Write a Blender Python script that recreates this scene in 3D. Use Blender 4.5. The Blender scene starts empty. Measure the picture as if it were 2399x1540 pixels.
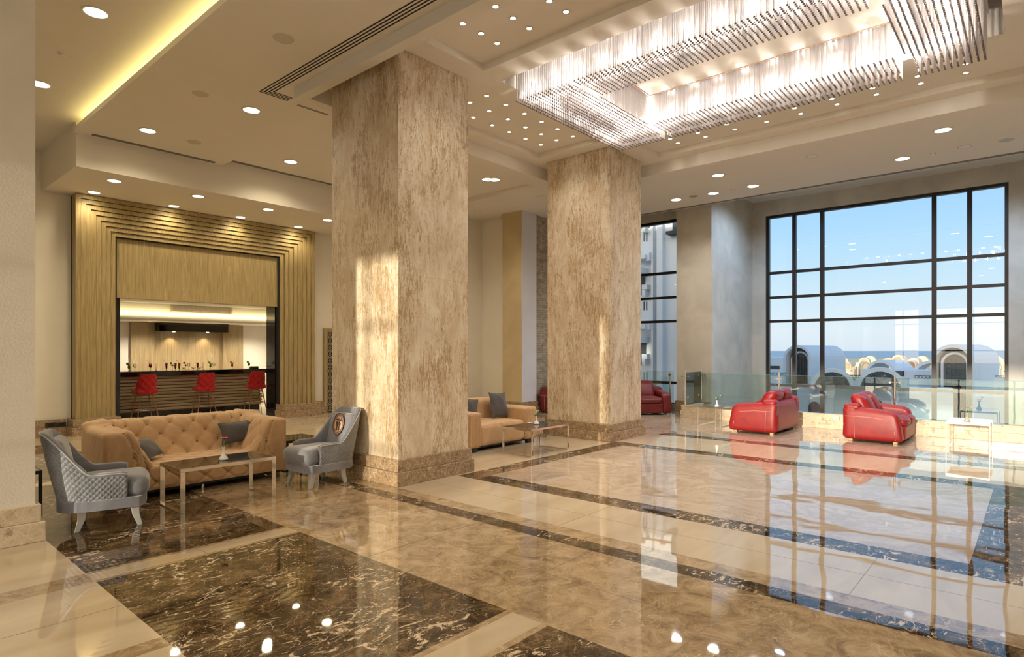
import bpy, bmesh, math, random
from mathutils import Vector, Matrix
random.seed(7)
sc = bpy.context.scene
col = sc.collection
PI = math.pi
R = math.radians

# ------------------------------------------------------------------ camera, light of day, exposure
F, CX, HY, EYE, TH = 1414.0, 1199.5, 822.0, 1.55, R(41.03)   # focal length and horizon in a 2399 x 1540 frame
cam_d = bpy.data.cameras.new('camera'); cam = bpy.data.objects.new('camera', cam_d); col.objects.link(cam)
cam_d.sensor_width = 36.0; cam_d.lens = F / 2399 * 36.0; cam_d.shift_y = (HY - 770) / 2399
cam_d.clip_start = 0.05; cam_d.clip_end = 30000
cam.location = (0, 0, EYE); cam.rotation_euler = (R(90), 0, TH - R(90))
sc.camera = cam
vs = sc.view_settings
vs.view_transform = 'Standard'; vs.look = 'None'; vs.gamma = 1.0; vs.use_curve_mapping = False
vs.exposure = 0.55
cy = sc.cycles
cy.max_bounces = 8; cy.diffuse_bounces = 4; cy.glossy_bounces = 4; cy.transmission_bounces = 4; cy.transparent_max_bounces = 14
cy.sample_clamp_indirect = 6.0; cy.caustics_reflective = False; cy.caustics_refractive = False; cy.blur_glossy = 0.5
cy.use_denoising = True; cy.use_adaptive_sampling = True; cy.adaptive_threshold = 0.04; cy.adaptive_min_samples = 16

world = bpy.data.worlds.new('sky'); sc.world = world; world.use_nodes = True
wn = world.node_tree; wn.nodes.clear()
wo = wn.nodes.new('ShaderNodeOutputWorld'); wb = wn.nodes.new('ShaderNodeBackground')
wt = wn.nodes.new('ShaderNodeTexCoord'); wx = wn.nodes.new('ShaderNodeSeparateXYZ'); wr = wn.nodes.new('ShaderNodeValToRGB')
wn.links.new(wt.outputs['Generated'], wx.inputs[0]); wn.links.new(wx.outputs['Z'], wr.inputs[0])
wn.links.new(wr.outputs[0], wb.inputs[0]); wn.links.new(wb.outputs[0], wo.inputs[0])
er = wr.color_ramp.elements
er[0].position = 0.0; er[0].color = (0.50, 0.55, 0.60, 1)
er[1].position = 0.9; er[1].color = (0.16, 0.33, 0.62, 1)
for p_, c_ in ((0.03, (0.54, 0.59, 0.63, 1)), (0.08, (0.46, 0.57, 0.64, 1)), (0.15, (0.35, 0.52, 0.66, 1)), (0.26, (0.22, 0.43, 0.67, 1))):
    e_ = er.new(p_); e_.color = c_
wb.inputs[1].default_value = 1.15
wd = wn.nodes.new('ShaderNodeVectorMath'); wd.operation = 'DOT_PRODUCT'; wd.inputs[1].default_value = (-1, -0.054, 0.05); wn.links.new(wt.outputs['Generated'], wd.inputs[0])
wg = wn.nodes.new('ShaderNodeValToRGB'); wg.color_ramp.elements[0].position = 0.55; wg.color_ramp.elements[0].color = (0, 0, 0, 1); wg.color_ramp.elements[1].position = 1.0; wg.color_ramp.elements[1].color = (2.6, 1.9, 1.1, 1)
wa = wn.nodes.new('ShaderNodeMix'); wa.data_type = 'RGBA'; wa.blend_type = 'ADD'; wa.inputs[0].default_value = 1.0; wn.links.new(wd.outputs['Value'], wg.inputs[0])
wn.links.new(wr.outputs[0], wa.inputs[6]); wn.links.new(wg.outputs[0], wa.inputs[7]); wn.links.new(wa.outputs[2], wb.inputs[0])

def light(name, kind, loc, energy, color, rot=(0, 0, 0), **kw):
    d = bpy.data.lights.new(name, kind); d.energy = energy; d.color = color
    for k, v in kw.items(): setattr(d, k, v)
    o = bpy.data.objects.new(name, d); col.objects.link(o); o.location = loc; o.rotation_euler = rot
    return o
sun_dir = Vector((1, 0.054, -math.tan(R(7.0)))).normalized()
sun = light('sun', 'SUN', (-20, 0, 8), 3.1, (1.0, 0.89, 0.70), angle=R(1.2))
sun.rotation_euler = sun_dir.to_track_quat('-Z', 'Y').to_euler()
DOWN_W, SPOT_W, CHAND_W = 80.0, 7.0, 13.0       # watts of one big downlight, one spotlight, one chandelier bulb

# ------------------------------------------------------------------ helpers
def tag(o, label=None, cat=None, group=None, kind=None):
    if label: o['label'] = label
    if cat: o['category'] = cat
    if group: o['group'] = group
    if kind: o['kind'] = kind
    return o
def empty(name, loc=(0, 0, 0), rz=0.0, label=None, cat=None, group=None):
    o = bpy.data.objects.new(name, None); col.objects.link(o); o.location = loc; o.rotation_euler = (0, 0, rz)
    o.empty_display_size = 0.1
    return tag(o, label, cat, group)
class MB:
    def __init__(s): s.v = []; s.f = []; s.mi = []; s.sm = []; s.uv = {}
    def add(s, verts, faces, mi=0, smooth=False, uvs=None):
        b = len(s.v); s.v += [tuple(v) for v in verts]
        for k, f in enumerate(faces):
            if uvs is not None: s.uv[len(s.f)] = [uvs[i] for i in f]
            s.f.append([b + i for i in f]); s.mi.append(mi); s.sm.append(smooth)
        return s
    def box(s, x0, x1, y0, y1, z0, z1, mi=0):
        v = [(x, y, z) for z in (z0, z1) for y in (y0, y1) for x in (x0, x1)]
        return s.add(v, [(0, 2, 3, 1), (4, 5, 7, 6), (0, 1, 5, 4), (2, 6, 7, 3), (0, 4, 6, 2), (1, 3, 7, 5)], mi)
    def grid(s, pts, nu, nv, mi=0, smooth=True, cu=False, cv=False, uvs=None, flip=False):
        f = []
        for i in range(nu if cu else nu - 1):
            for j in range(nv if cv else nv - 1):
                a = i * nv + j; b = ((i + 1) % nu) * nv + j; c = ((i + 1) % nu) * nv + (j + 1) % nv; d = i * nv + (j + 1) % nv
                f.append((a, d, c, b) if flip else (a, b, c, d))
        return s.add(pts, f, mi, smooth, uvs)
    def tube(s, path, r, n=8, mi=0, cap=True, closed=False, rr=None):
        path = [Vector(p) for p in path]; m = len(path); pts = []
        up = Vector((0, 0, 1)); prev = None
        for i, p in enumerate(path):
            if closed: t = path[(i + 1) % m] - path[i - 1]
            else: t = path[min(i + 1, m - 1)] - path[max(i - 1, 0)]
            t.normalize()
            if prev is None:
                a = t.cross(up)
                if a.length < 1e-3: a = t.cross(Vector((1, 0, 0)))
            else: a = prev - t * prev.dot(t)
            a.normalize(); prev = a; b = t.cross(a)
            q = rr[i] if rr else r
            for k in range(n):
                w = 2 * PI * k / n; pts.append(p + (a * math.cos(w) + b * math.sin(w)) * q)
        s.grid(pts, m, n, mi, True, closed, True)
        if cap and not closed:
            s.add(pts[:n], [tuple(range(n))], mi); s.add(pts[-n:], [tuple(range(n - 1, -1, -1))], mi)
        return s
    def lathe(s, prof, loc=(0, 0, 0), n=20, mi=0, smooth=True):
        pts = [(loc[0] + r * math.cos(2 * PI * k / n), loc[1] + r * math.sin(2 * PI * k / n), loc[2] + z) for k in range(n) for r, z in prof]
        return s.grid(pts, n, len(prof), mi, smooth, True, False)
    def prism(s, poly, z0, z1, mi=0, axis='z', smooth=False):
        # poly in plane, extruded along axis
        def m(a, b, c):
            return {'z': (a, b, c), 'y': (a, c, b), 'x': (c, a, b)}[axis]
        n = len(poly); v = [m(a, b, z0) for a, b in poly] + [m(a, b, z1) for a, b in poly]
        s.add(v, [tuple(range(n - 1, -1, -1)), tuple(range(n, 2 * n))], mi)
        return s.add(v, [(i, (i + 1) % n, n + (i + 1) % n, n + i) for i in range(n)], mi, smooth)
    def rbox(s, c, size, r=0.04, n=8, puff=(0, 0, 0), fn=None, mi=0):
        # rounded box with soft faces; fn deforms a point given in box coordinates (-1..1 each) and metres
        hx, hy, hz = size[0] / 2, size[1] / 2, size[2] / 2; H = (hx, hy, hz); r = min(r, hx, hy, hz)
        def mp(p):
            q = [p[i] * H[i] for i in range(3)]
            inn = [max(-(H[i] - r), min(H[i] - r, q[i])) for i in range(3)]
            d = Vector([q[i] - inn[i] for i in range(3)])
            if d.length > 1e-9: d = d.normalized() * r
            o = Vector(inn) + d
            for i in range(3):
                if puff[i]:
                    w = 1
                    for j in range(3):
                        if j != i: w *= max(0, 1 - (q[j] / H[j]) ** 2) ** 0.7
                    o[i] += puff[i] * w * (o[i] / H[i])
            if fn: o = Vector(fn(o, p))
            return (o[0] + c[0], o[1] + c[1], o[2] + c[2])
        key = {}; vv = []; ff = []
        # denser samples near the edges
        t = [math.sin((k / n - 0.5) * PI) * 0.55 + (2 * k / n - 1) * 0.45 for k in range(n + 1)]
        def vi(p):
            k = (round(p[0], 5), round(p[1], 5), round(p[2], 5))
            if k not in key: key[k] = len(vv); vv.append(mp(p))
            return key[k]
        for ax in range(3):
            for sg in (-1, 1):
                for i in range(n):
                    for j in range(n):
                        q = []
                        for a, b in ((i, j), (i + 1, j), (i + 1, j + 1), (i, j + 1)):
                            p = [0, 0, 0]; p[ax] = sg; p[(ax + 1) % 3] = t[a]; p[(ax + 2) % 3] = t[b]; q.append(vi(p))
                        if sg < 0: q.reverse()
                        ff.append(tuple(q))
        return s.add(vv, ff, mi, True)
    def build(s, name, mats, parent=None, **kw):
        me = bpy.data.meshes.new(name); me.from_pydata(s.v, [], s.f)
        if not isinstance(mats, (list, tuple)): mats = [mats]
        for m in mats: me.materials.append(M[m] if isinstance(m, str) else m)
        me.polygons.foreach_set('material_index', s.mi); me.polygons.foreach_set('use_smooth', s.sm)
        if s.uv:
            ul = me.uv_layers.new(name='uv')
            for p in me.polygons:
                if p.index in s.uv:
                    for li, u in zip(p.loop_indices, s.uv[p.index]): ul.data[li].uv = u
        me.validate(); me.update()
        o = bpy.data.objects.new(name, me); col.objects.link(o)
        if parent is not None: o.parent = parent
        return tag(o, **kw)
def bevel(o, w=0.004, seg=2):
    m = o.modifiers.new('bevel', 'BEVEL'); m.width = w; m.segments = seg; m.limit_method = 'ANGLE'; m.angle_limit = R(40)
    return o
def copy_tree(o, parent=None):
    c = o.copy(); col.objects.link(c)
    if parent is not None: c.parent = parent
    for ch in [k for k in bpy.data.objects if k.parent == o]: copy_tree(ch, c)
    return c
CO, SI = math.cos(TH), math.sin(TH)
def ray(x, y):
    u = (x - CX) / F; return (CO + u * SI, SI - u * CO, (HY - y) / F)
def at_z(x, y, z):          # where the line of sight through a photo pixel meets the level z
    r = ray(x, y); t = (z - EYE) / r[2]; return Vector((r[0] * t, r[1] * t, z))
def at_y(x, y, Y):
    r = ray(x, y); t = Y / r[1]; return Vector((r[0] * t, Y, EYE + r[2] * t))
def at_d(x, y, d):
    r = ray(x, y); return Vector((r[0] * d, r[1] * d, EYE + r[2] * d))
ORD = ['first', 'second', 'third', 'fourth', 'fifth', 'sixth', 'seventh', 'eighth', 'ninth', 'tenth', 'eleventh', 'twelfth']

# ------------------------------------------------------------------ materials
M = {}
class NT:
    def __init__(s, name):
        s.m = bpy.data.materials.new(name); s.m.use_nodes = True; s.t = s.m.node_tree; s.t.nodes.clear()
        s.out = s.t.nodes.new('ShaderNodeOutputMaterial'); M[name] = s.m
    def n(s, typ, **kw):
        nd = s.t.nodes.new('ShaderNode' + typ)
        for k, v in kw.items():
            if k.startswith('i_'):
                key = k[2:].replace('_', ' ')
                (nd.inputs[int(key)] if key.isdigit() else nd.inputs[key]).default_value = v
            else: setattr(nd, k, v)
        return nd
    def l(s, a, b): s.t.links.new(a, b)
    def coord(s, scale=(1, 1, 1), rot=(0, 0, 0), which='Object'):
        tc = s.n('TexCoord'); mp = s.n('Mapping'); mp.inputs['Scale'].default_value = scale; mp.inputs['Rotation'].default_value = rot
        s.l(tc.outputs[which], mp.inputs[0]); return mp.outputs[0]
    def noise(s, v, scale=5, detail=4, rough=0.55, dist=0.0):
        nd = s.n('TexNoise'); nd.inputs['Scale'].default_value = scale; nd.inputs['Detail'].default_value = detail
        nd.inputs['Roughness'].default_value = rough; nd.inputs['Distortion'].default_value = dist
        if v is not None: s.l(v, nd.inputs['Vector'])
        return nd.outputs['Fac']
    def ramp(s, f, stops, interp='LINEAR'):
        nd = s.n('ValToRGB'); e = nd.color_ramp.elements; nd.color_ramp.interpolation = interp
        e[0].position = stops[0][0]; e[0].color = tuple(stops[0][1]) + (1,)
        e[1].position = stops[-1][0]; e[1].color = tuple(stops[-1][1]) + (1,)
        for p, c in stops[1:-1]: k = e.new(p); k.color = tuple(c) + (1,)
        s.l(f, nd.inputs[0]); return nd.outputs[0]
    def mix(s, f, a, b, blend='MIX'):
        nd = s.n('Mix', data_type='RGBA', blend_type=blend)
        for i, v in ((0, f), (6, a), (7, b)):
            if hasattr(v, 'links'): s.l(v, nd.inputs[i])
            else: nd.inputs[i].default_value = v if i == 0 else (tuple(v) + (1,) if len(v) == 3 else v)
        return nd.outputs[2]
    def math(s, op, a, b=None, c=None):
        nd = s.n('Math', operation=op)
        for i, v in enumerate((a, b, c)):
            if v is None: continue
            if hasattr(v, 'links'): s.l(v, nd.inputs[i])
            else: nd.inputs[i].default_value = v
        return nd.outputs[0]
    def bump(s, h, strength=0.3, dist=0.01):
        nd = s.n('Bump'); nd.inputs['Strength'].default_value = strength; nd.inputs['Distance'].default_value = dist
        s.l(h, nd.inputs['Height']); return nd.outputs[0]
    def bsdf(s, color, rough=0.5, metal=0.0, ior=1.5, normal=None, **kw):
        b = s.n('BsdfPrincipled')
        for k, v in (('Base Color', color), ('Roughness', rough), ('Metallic', metal), ('IOR', ior)):
            if hasattr(v, 'links'): s.l(v, b.inputs[k])
            else: b.inputs[k].default_value = tuple(v) + (1,) if k == 'Base Color' else v
        for k, v in kw.items():
            key = k.replace('_', ' ')
            if hasattr(v, 'links'): s.l(v, b.inputs[key])
            else: b.inputs[key].default_value = v
        if normal is not None: s.l(normal, b.inputs['Normal'])
        s.l(b.outputs[0], s.out.inputs[0]); return b
def plain(name, color, rough=0.5, metal=0.0, **kw):
    t = NT(name); t.bsdf(color, rough, metal, **kw); return t
def emit(name, color, strength):
    t = NT(name); e = t.n('Emission'); e.inputs[0].default_value = tuple(color) + (1,); e.inputs[1].default_value = strength
    t.l(e.outputs[0], t.out.inputs[0])
def polish(t, v, color, rough=0.025, ior=2.4, wav=0.0012):
    w = t.noise(v, 1.1, 2, 0.4); nb = t.bump(w, 0.12, 0.05)
    t.bsdf(color, rough, 0, ior, nb)

def wall_paint(name, c, var=0.06, b=0.1):
    t = NT(name); v = t.coord(); n1 = t.noise(v, 1.3, 5, 0.6, 0.6); n2 = t.noise(v, 60, 3)
    c2 = [max(0, k * (1 - var * 2)) for k in c]
    t.bsdf(t.ramp(n1, [(0.35, c2), (0.65, c)]), 0.75, 0, 1.4, t.bump(n2, b, 0.003))
wall_paint('ceiling_paint', (0.78, 0.735, 0.66), 0.01, 0.03)
wall_paint('wall_paint', (0.83, 0.78, 0.67), 0.02)
wall_paint('wall_stucco', (0.62, 0.58, 0.50), 0.10, 0.25)
wall_paint('pier_sky_tint', (0.68, 0.68, 0.72), 0.04, 0.15)  # window light on the pier side, painted as a bluish tone
wall_paint('ochre_stucco', (0.62, 0.50, 0.30), 0.08, 0.2)
wall_paint('column_white', (0.77, 0.73, 0.65), 0.04, 0.45)
wall_paint('bar_white', (0.80, 0.79, 0.80), 0.01)

def dark_marble(name='marble_dark'):
    t = NT(name); v = t.coord()
    wn_ = t.n('TexNoise'); wn_.inputs['Scale'].default_value = 2.2; wn_.inputs['Detail'].default_value = 5; t.l(v, wn_.inputs['Vector'])
    va = t.n('VectorMath', operation='SCALE'); va.inputs['Scale'].default_value = 0.55; t.l(wn_.outputs['Color'], va.inputs[0])
    vb = t.n('VectorMath', operation='ADD'); t.l(v, vb.inputs[0]); t.l(va.outputs[0], vb.inputs[1])
    vo = t.n('TexVoronoi', feature='DISTANCE_TO_EDGE'); vo.inputs['Scale'].default_value = 6.5; t.l(vb.outputs[0], vo.inputs['Vector'])
    vo2 = t.n('TexVoronoi', feature='DISTANCE_TO_EDGE'); vo2.inputs['Scale'].default_value = 22; t.l(vb.outputs[0], vo2.inputs['Vector'])
    base = t.ramp(t.noise(v, 5.0, 12, 0.78, 0.9), [(0.34, (0.010, 0.006, 0.003)), (0.46, (0.035, 0.022, 0.011)), (0.54, (0.095, 0.060, 0.028)), (0.66, (0.24, 0.155, 0.075))])
    veins = t.ramp(vo.outputs[0], [(0.0, (1, 1, 1)), (0.016, (0, 0, 0))]); veins2 = t.ramp(vo2.outputs[0], [(0.0, (1, 1, 1)), (0.03, (0, 0, 0))])
    gate = t.ramp(t.noise(v, 3.0, 5, 0.6), [(0.46, (0, 0, 0)), (0.62, (1, 1, 1))])
    g2 = t.ramp(t.noise(v, 7.0, 5, 0.6), [(0.38, (0, 0, 0)), (0.56, (0.9, 0.9, 0.9))])
    st = t.coord((1.5, 2.7, 1), (0, 0, 0.25)); bg = t.ramp(t.noise(v, 1.6, 3, 0.5), [(0.45, (0, 0, 0)), (0.60, (0.07, 0.07, 0.07))]); bl = t.ramp(t.math('ADD', t.noise(st, 4.2, 10, 0.78, 1.9), bg), [(0.612, (0, 0, 0)), (0.630, (1, 1, 1))])
    c = t.mix(t.mix(1.0, veins2, g2, 'MULTIPLY'), base, (0.27, 0.17, 0.085)); c = t.mix(t.mix(1.0, veins, gate, 'MULTIPLY'), c, (0.50, 0.40, 0.28)); c = t.mix(bl, c, (0.62, 0.50, 0.35))
    polish(t, v, c, 0.025, 1.55)
dark_marble()
def light_marble(name, cols, sc_=1.0, shiny=True):
    t = NT(name); v = t.coord((sc_, sc_, sc_))
    wn_ = t.n('TexNoise'); wn_.inputs['Scale'].default_value = 2.5; wn_.inputs['Detail'].default_value = 6; t.l(v, wn_.inputs['Vector'])
    va = t.n('VectorMath', operation='SCALE'); va.inputs['Scale'].default_value = 0.5; t.l(wn_.outputs['Color'], va.inputs[0])
    vb = t.n('VectorMath', operation='ADD'); t.l(v, vb.inputs[0]); t.l(va.outputs[0], vb.inputs[1])
    vo = t.n('TexVoronoi', feature='DISTANCE_TO_EDGE'); vo.inputs['Scale'].default_value = 7; t.l(vb.outputs[0], vo.inputs['Vector'])
    vc = t.n('TexVoronoi', feature='F1'); vc.inputs['Scale'].default_value = 3.2; vc.inputs['Randomness'].default_value = 1; t.l(vb.outputs[0], vc.inputs['Vector'])
    base = t.ramp(t.noise(v, 5, 12, 0.80, 0.8), [(0.32, cols[0]), (0.47, cols[1]), (0.60, cols[2])])
    spots = t.ramp(vc.outputs['Distance'], [(0.17, (0.8, 0.8, 0.8)), (0.205, (0, 0, 0))])
    veins = t.ramp(vo.outputs[0], [(0.0, (1, 1, 1)), (0.022 if shiny else 0.05, (0, 0, 0))])
    gate = t.ramp(t.noise(v, 3.0, 5), [(0.42 if shiny else 0.30, (0, 0, 0)), (0.6 if shiny else 0.5, (0.8, 0.8, 0.8))])
    c = t.mix(t.mix(1.0, spots, gate, 'MULTIPLY'), base, cols[0]); c = t.mix(t.mix(1.0, veins, gate, 'MULTIPLY'), c, cols[3])
    if shiny: polish(t, v, c)
    else: t.bsdf(c, 0.22, 0, 1.5)
light_marble('marble_brown', ((0.15, 0.095, 0.05), (0.33, 0.23, 0.13), (0.49, 0.365, 0.225), (0.68, 0.56, 0.40)))
light_marble('plinth_marble', ((0.14, 0.09, 0.05), (0.28, 0.19, 0.11), (0.38, 0.27, 0.16), (0.66, 0.54, 0.39)), 2.4, False)
light_marble('plinth_pale', ((0.30, 0.22, 0.13), (0.60, 0.50, 0.36), (0.68, 0.58, 0.44), (0.75, 0.66, 0.52)), 1.6, False)
t = NT('marble_cream'); v = t.coord((0.6, 2.2, 1)); c = t.ramp(t.noise(v, 1.4, 6, 0.55, 0.6), [(0.3, (0.47, 0.37, 0.245)), (0.55, (0.55, 0.45, 0.32)), (0.8, (0.60, 0.50, 0.37))]); polish(t, t.coord(), c)
t = NT('marble_swirl'); v = t.coord((0.8, 0.62, 1), (0, 0, 0.7)); nz = t.noise(v, 1.6, 9, 0.66, 1.1)
c = t.ramp(nz, [(0.30, (0.33, 0.24, 0.165)), (0.42, (0.47, 0.37, 0.275)), (0.48, (0.38, 0.285, 0.20)), (0.54, (0.50, 0.40, 0.30)), (0.62, (0.41, 0.31, 0.22)), (0.8, (0.54, 0.46, 0.36))]); polish(t, t.coord(), c)
t = NT('plaster_streak')
v = t.coord((1, 1, 0.15)); n1 = t.noise(v, 24, 10, 0.84, 1.4); big = t.noise(t.coord((1, 1, 0.45)), 2.6, 5, 0.65, 0.6)
v2 = t.coord((1, 1, 0.42)); n2 = t.noise(v2, 55, 8, 0.8, 1.2); n3 = t.noise(t.coord((1, 1, 0.8)), 14, 8, 0.75, 1.5)
s_ = t.math('ADD', t.math('MULTIPLY', n1, 0.56), t.math('MULTIPLY', n2, 0.26)); s_ = t.math('ADD', s_, t.math('MULTIPLY', n3, 0.18)); s_ = t.math('ADD', s_, t.math('MULTIPLY', big, 0.26))
mask = t.ramp(s_, [(0.648, (0, 0, 0)), (0.674, (1, 1, 1))]); soft = t.ramp(t.noise(v2, 5, 6, 0.65, 0.8), [(0.38, (0.60, 0.48, 0.33)), (0.60, (0.74, 0.66, 0.52))])
half = t.ramp(s_, [(0.60, (0, 0, 0)), (0.655, (0.55, 0.55, 0.55))])
sep = t.n('SeparateXYZ'); tc = t.n('TexCoord'); t.l(tc.outputs['Object'], sep.inputs[0])
fr = t.math('FRACT', t.math('DIVIDE', t.math('ADD', sep.outputs['Z'], t.math('MULTIPLY', n3, 0.04)), 1.22)); seam = t.math('LESS_THAN', fr, 0.008)
deep = t.ramp(n2, [(0.35, (0.30, 0.195, 0.09)), (0.65, (0.48, 0.34, 0.19))])
c = t.mix(half, soft, (0.52, 0.385, 0.235)); c = t.mix(mask, c, deep); c = t.mix(t.math('MULTIPLY', seam, 0.25), c, (0.36, 0.25, 0.15))
t.bsdf(c, t.math('MULTIPLY_ADD', mask, 0.1, 0.42), 0, 1.5, t.bump(t.math('MULTIPLY_ADD', mask, -0.6, n2), 0.35, 0.006))
def wood(name, c1, c2, c3, axis='z', rough=0.45):
    t = NT(name); a = {'z': (1, 1, 0.05), 'x': (0.05, 1, 1)}[axis]; v = t.coord(a)
    n1 = t.noise(v, 38, 5, 0.65, 0.4); b = t.noise(t.coord({'z': (1, 1, 0.12), 'x': (0.12, 1, 1)}[axis]), 8, 4, 0.6, 0.8)
    k = t.ramp(n1, [(0.32, c1), (0.6, c2)]); ln = t.ramp(b, [(0.655, (0, 0, 0)), (0.67, (1, 1, 1)), (0.69, (0, 0, 0))])
    t.bsdf(t.mix(t.math('MULTIPLY', ln, 0.6), k, c3), rough, 0, 1.45, t.bump(n1, 0.15, 0.002))
wood('portal_wood', (0.26, 0.19, 0.085), (0.42, 0.32, 0.15), (0.62, 0.54, 0.34))
wood('panel_wood', (0.24, 0.19, 0.12), (0.36, 0.29, 0.19), (0.55, 0.48, 0.36))
wood('slat_wood', (0.26, 0.19, 0.12), (0.46, 0.36, 0.24), (0.60, 0.50, 0.36), 'x')
wood('leg_wood', (0.25, 0.11, 0.04), (0.36, 0.17, 0.07), (0.40, 0.20, 0.09)); wood('oak', (0.50, 0.32, 0.16), (0.62, 0.42, 0.22), (0.6, 0.42, 0.22))
plain('black_gloss', (0.008, 0.008, 0.008), 0.06, ior=1.6); plain('black_matt', (0.02, 0.02, 0.02), 0.5)
plain('slot_dark', (0.012, 0.011, 0.010), 0.8); plain('chrome', (0.82, 0.79, 0.74), 0.08, 1.0); plain('steel', (0.62, 0.60, 0.57), 0.22, 1.0)
plain('rim_metal', (0.45, 0.40, 0.30), 0.3, 1.0); plain('white_plastic', (0.75, 0.72, 0.66), 0.4); plain('grille_grey', (0.60, 0.54, 0.45), 0.7)
plain('window_metal', (0.022, 0.018, 0.018), 0.35, 0.3); plain('white_ceramic', (0.85, 0.82, 0.74), 0.25); plain('taupe_ceramic', (0.40, 0.37, 0.31), 0.3)
plain('leaf_green', (0.06, 0.16, 0.03), 0.5); plain('petal_red', (0.75, 0.03, 0.02), 0.5); plain('petal_white', (0.85, 0.83, 0.76), 0.5); plain('petal_pink', (0.55, 0.36, 0.28), 0.6); plain('stem_green', (0.12, 0.28, 0.08), 0.5)
plain('black_glass', (0.012, 0.010, 0.009), 0.03, ior=1.6); plain('white_top', (0.86, 0.86, 0.86), 0.12)
plain('leg_paint', (0.50, 0.50, 0.49), 0.3, 0.3); plain('pale_copper', (0.66, 0.45, 0.33), 0.5, 0.15); plain('copper', (0.62, 0.30, 0.17), 0.35, 0.5); plain('dark_bronze', (0.10, 0.045, 0.025), 0.4, 0.4); plain('piping', (0.42, 0.43, 0.45), 0.4)
plain('joint', (0.13, 0.09, 0.055), 0.3)
def velvet(name, c, c2, rough=0.75, sheen=0.35, scale=4):
    t = NT(name); v = t.coord(); k = t.ramp(t.noise(v, scale, 5, 0.6, 1.0), [(0.35, c), (0.65, c2)])
    t.bsdf(k, rough, 0, 1.4, t.bump(t.noise(v, 300, 2), 0.08, 0.001), Sheen_Weight=sheen, Sheen_Roughness=0.4)
velvet('tan_velvet', (0.50, 0.315, 0.165), (0.58, 0.375, 0.205)); velvet('grey_velvet', (0.15, 0.155, 0.18), (0.22, 0.225, 0.26), 0.6, 0.6); velvet('cushion_grey', (0.075, 0.07, 0.075), (0.105, 0.098, 0.10)); velvet('red_velvet', (0.40, 0.010, 0.012), (0.50, 0.016, 0.018))
velvet('tan_button', (0.36, 0.20, 0.09), (0.38, 0.22, 0.10))
t = NT('quilt_velvet'); tc = t.n('TexCoord'); sp = t.n('SeparateXYZ'); t.l(tc.outputs['UV'], sp.inputs[0])
def tri(a): return t.math('ABSOLUTE', t.math('SUBTRACT', t.math('FRACT', a), 0.5))
ua = t.math('ADD', t.math('MULTIPLY', sp.outputs[0], 24.0), t.math('MULTIPLY', sp.outputs[1], 21.0)); ub = t.math('SUBTRACT', t.math('MULTIPLY', sp.outputs[0], 24.0), t.math('MULTIPLY', sp.outputs[1], 21.0))
da = t.math('SUBTRACT', 0.5, tri(ua)); db = t.math('SUBTRACT', 0.5, tri(ub)); h = t.math('POWER', t.math('MULTIPLY', t.math('MULTIPLY', da, db), 4.0), 0.5)
nn = t.noise(t.coord(), 6, 4)
t.bsdf(t.ramp(nn, [(0.35, (0.17, 0.18, 0.20)), (0.65, (0.24, 0.25, 0.28))]), 0.55, 0, 1.4, t.bump(h, 0.7, 0.009), Sheen_Weight=0.5, Sheen_Roughness=0.4)
def leather(name, c, c2):
    t = NT(name); v = t.coord(); k = t.ramp(t.noise(v, 5, 6, 0.65, 1.0), [(0.35, c), (0.65, c2)])
    t.bsdf(k, 0.42, 0, 1.45, t.bump(t.noise(v, 120, 3), 0.1, 0.002))
leather('red_leather', (0.20, 0.006, 0.008), (0.28, 0.010, 0.011)); leather('shaded_red_leather', (0.13, 0.014, 0.012), (0.19, 0.022, 0.018)); plain('stitch', (0.62, 0.32, 0.24), 0.7)  # second leather is the same red with shade darkened into its colour
def thin_glass(name, tint, refl=1.0, rough=0.0, ior=1.5):
    t = NT(name); tr = t.n('BsdfTransparent'); tr.inputs[0].default_value = tuple(tint) + (1,); g = t.n('BsdfGlossy'); g.inputs[0].default_value = (1, 1, 1, 1); g.inputs['Roughness'].default_value = rough
    fr = t.n('Fresnel'); fr.inputs[0].default_value = ior; mx = t.n('MixShader'); t.l(t.math('MULTIPLY', fr.outputs[0], refl), mx.inputs[0]); t.l(tr.outputs[0], mx.inputs[1]); t.l(g.outputs[0], mx.inputs[2]); t.l(mx.outputs[0], t.out.inputs[0])
thin_glass('window_glass', (0.93, 0.96, 0.97), 0.7); thin_glass('rail_glass', (0.86, 0.95, 0.94), 1.5, 0.0, 1.6); thin_glass('drink_glass', (0.92, 0.94, 0.95), 1.2); plain('glass_edge', (0.10, 0.30, 0.26), 0.1, ior=1.5)
for n_, c_ in (('red', (0.90, 0.012, 0.03)), ('orange', (1.0, 0.30, 0.01)), ('yellow', (1.0, 0.80, 0.04)), ('green', (0.08, 0.80, 0.14)), ('dark', (0.05, 0.012, 0.01))): plain('drink_' + n_, c_, 0.15)
t = NT('rod_glass'); df = t.n('BsdfDiffuse'); df.inputs[0].default_value = (0.97, 0.93, 0.92, 1); tl = t.n('BsdfTranslucent'); tl.inputs[0].default_value = (0.97, 0.94, 0.93, 1); gl = t.n('BsdfGlossy'); gl.inputs[0].default_value = (0.95, 0.93, 0.92, 1); gl.inputs['Roughness'].default_value = 0.12
m1 = t.n('MixShader'); m1.inputs[0].default_value = 0.5; t.l(df.outputs[0], m1.inputs[1]); t.l(tl.outputs[0], m1.inputs[2]); m2 = t.n('MixShader'); m2.inputs[0].default_value = 0.25; t.l(m1.outputs[0], m2.inputs[1]); t.l(gl.outputs[0], m2.inputs[2]); m3 = t.n('MixShader'); m3.inputs[0].default_value = 0.28; tp_ = t.n('BsdfTransparent'); t.l(m2.outputs[0], m3.inputs[1]); t.l(tp_.outputs[0], m3.inputs[2]); t.l(m3.outputs[0], t.out.inputs[0])
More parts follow.
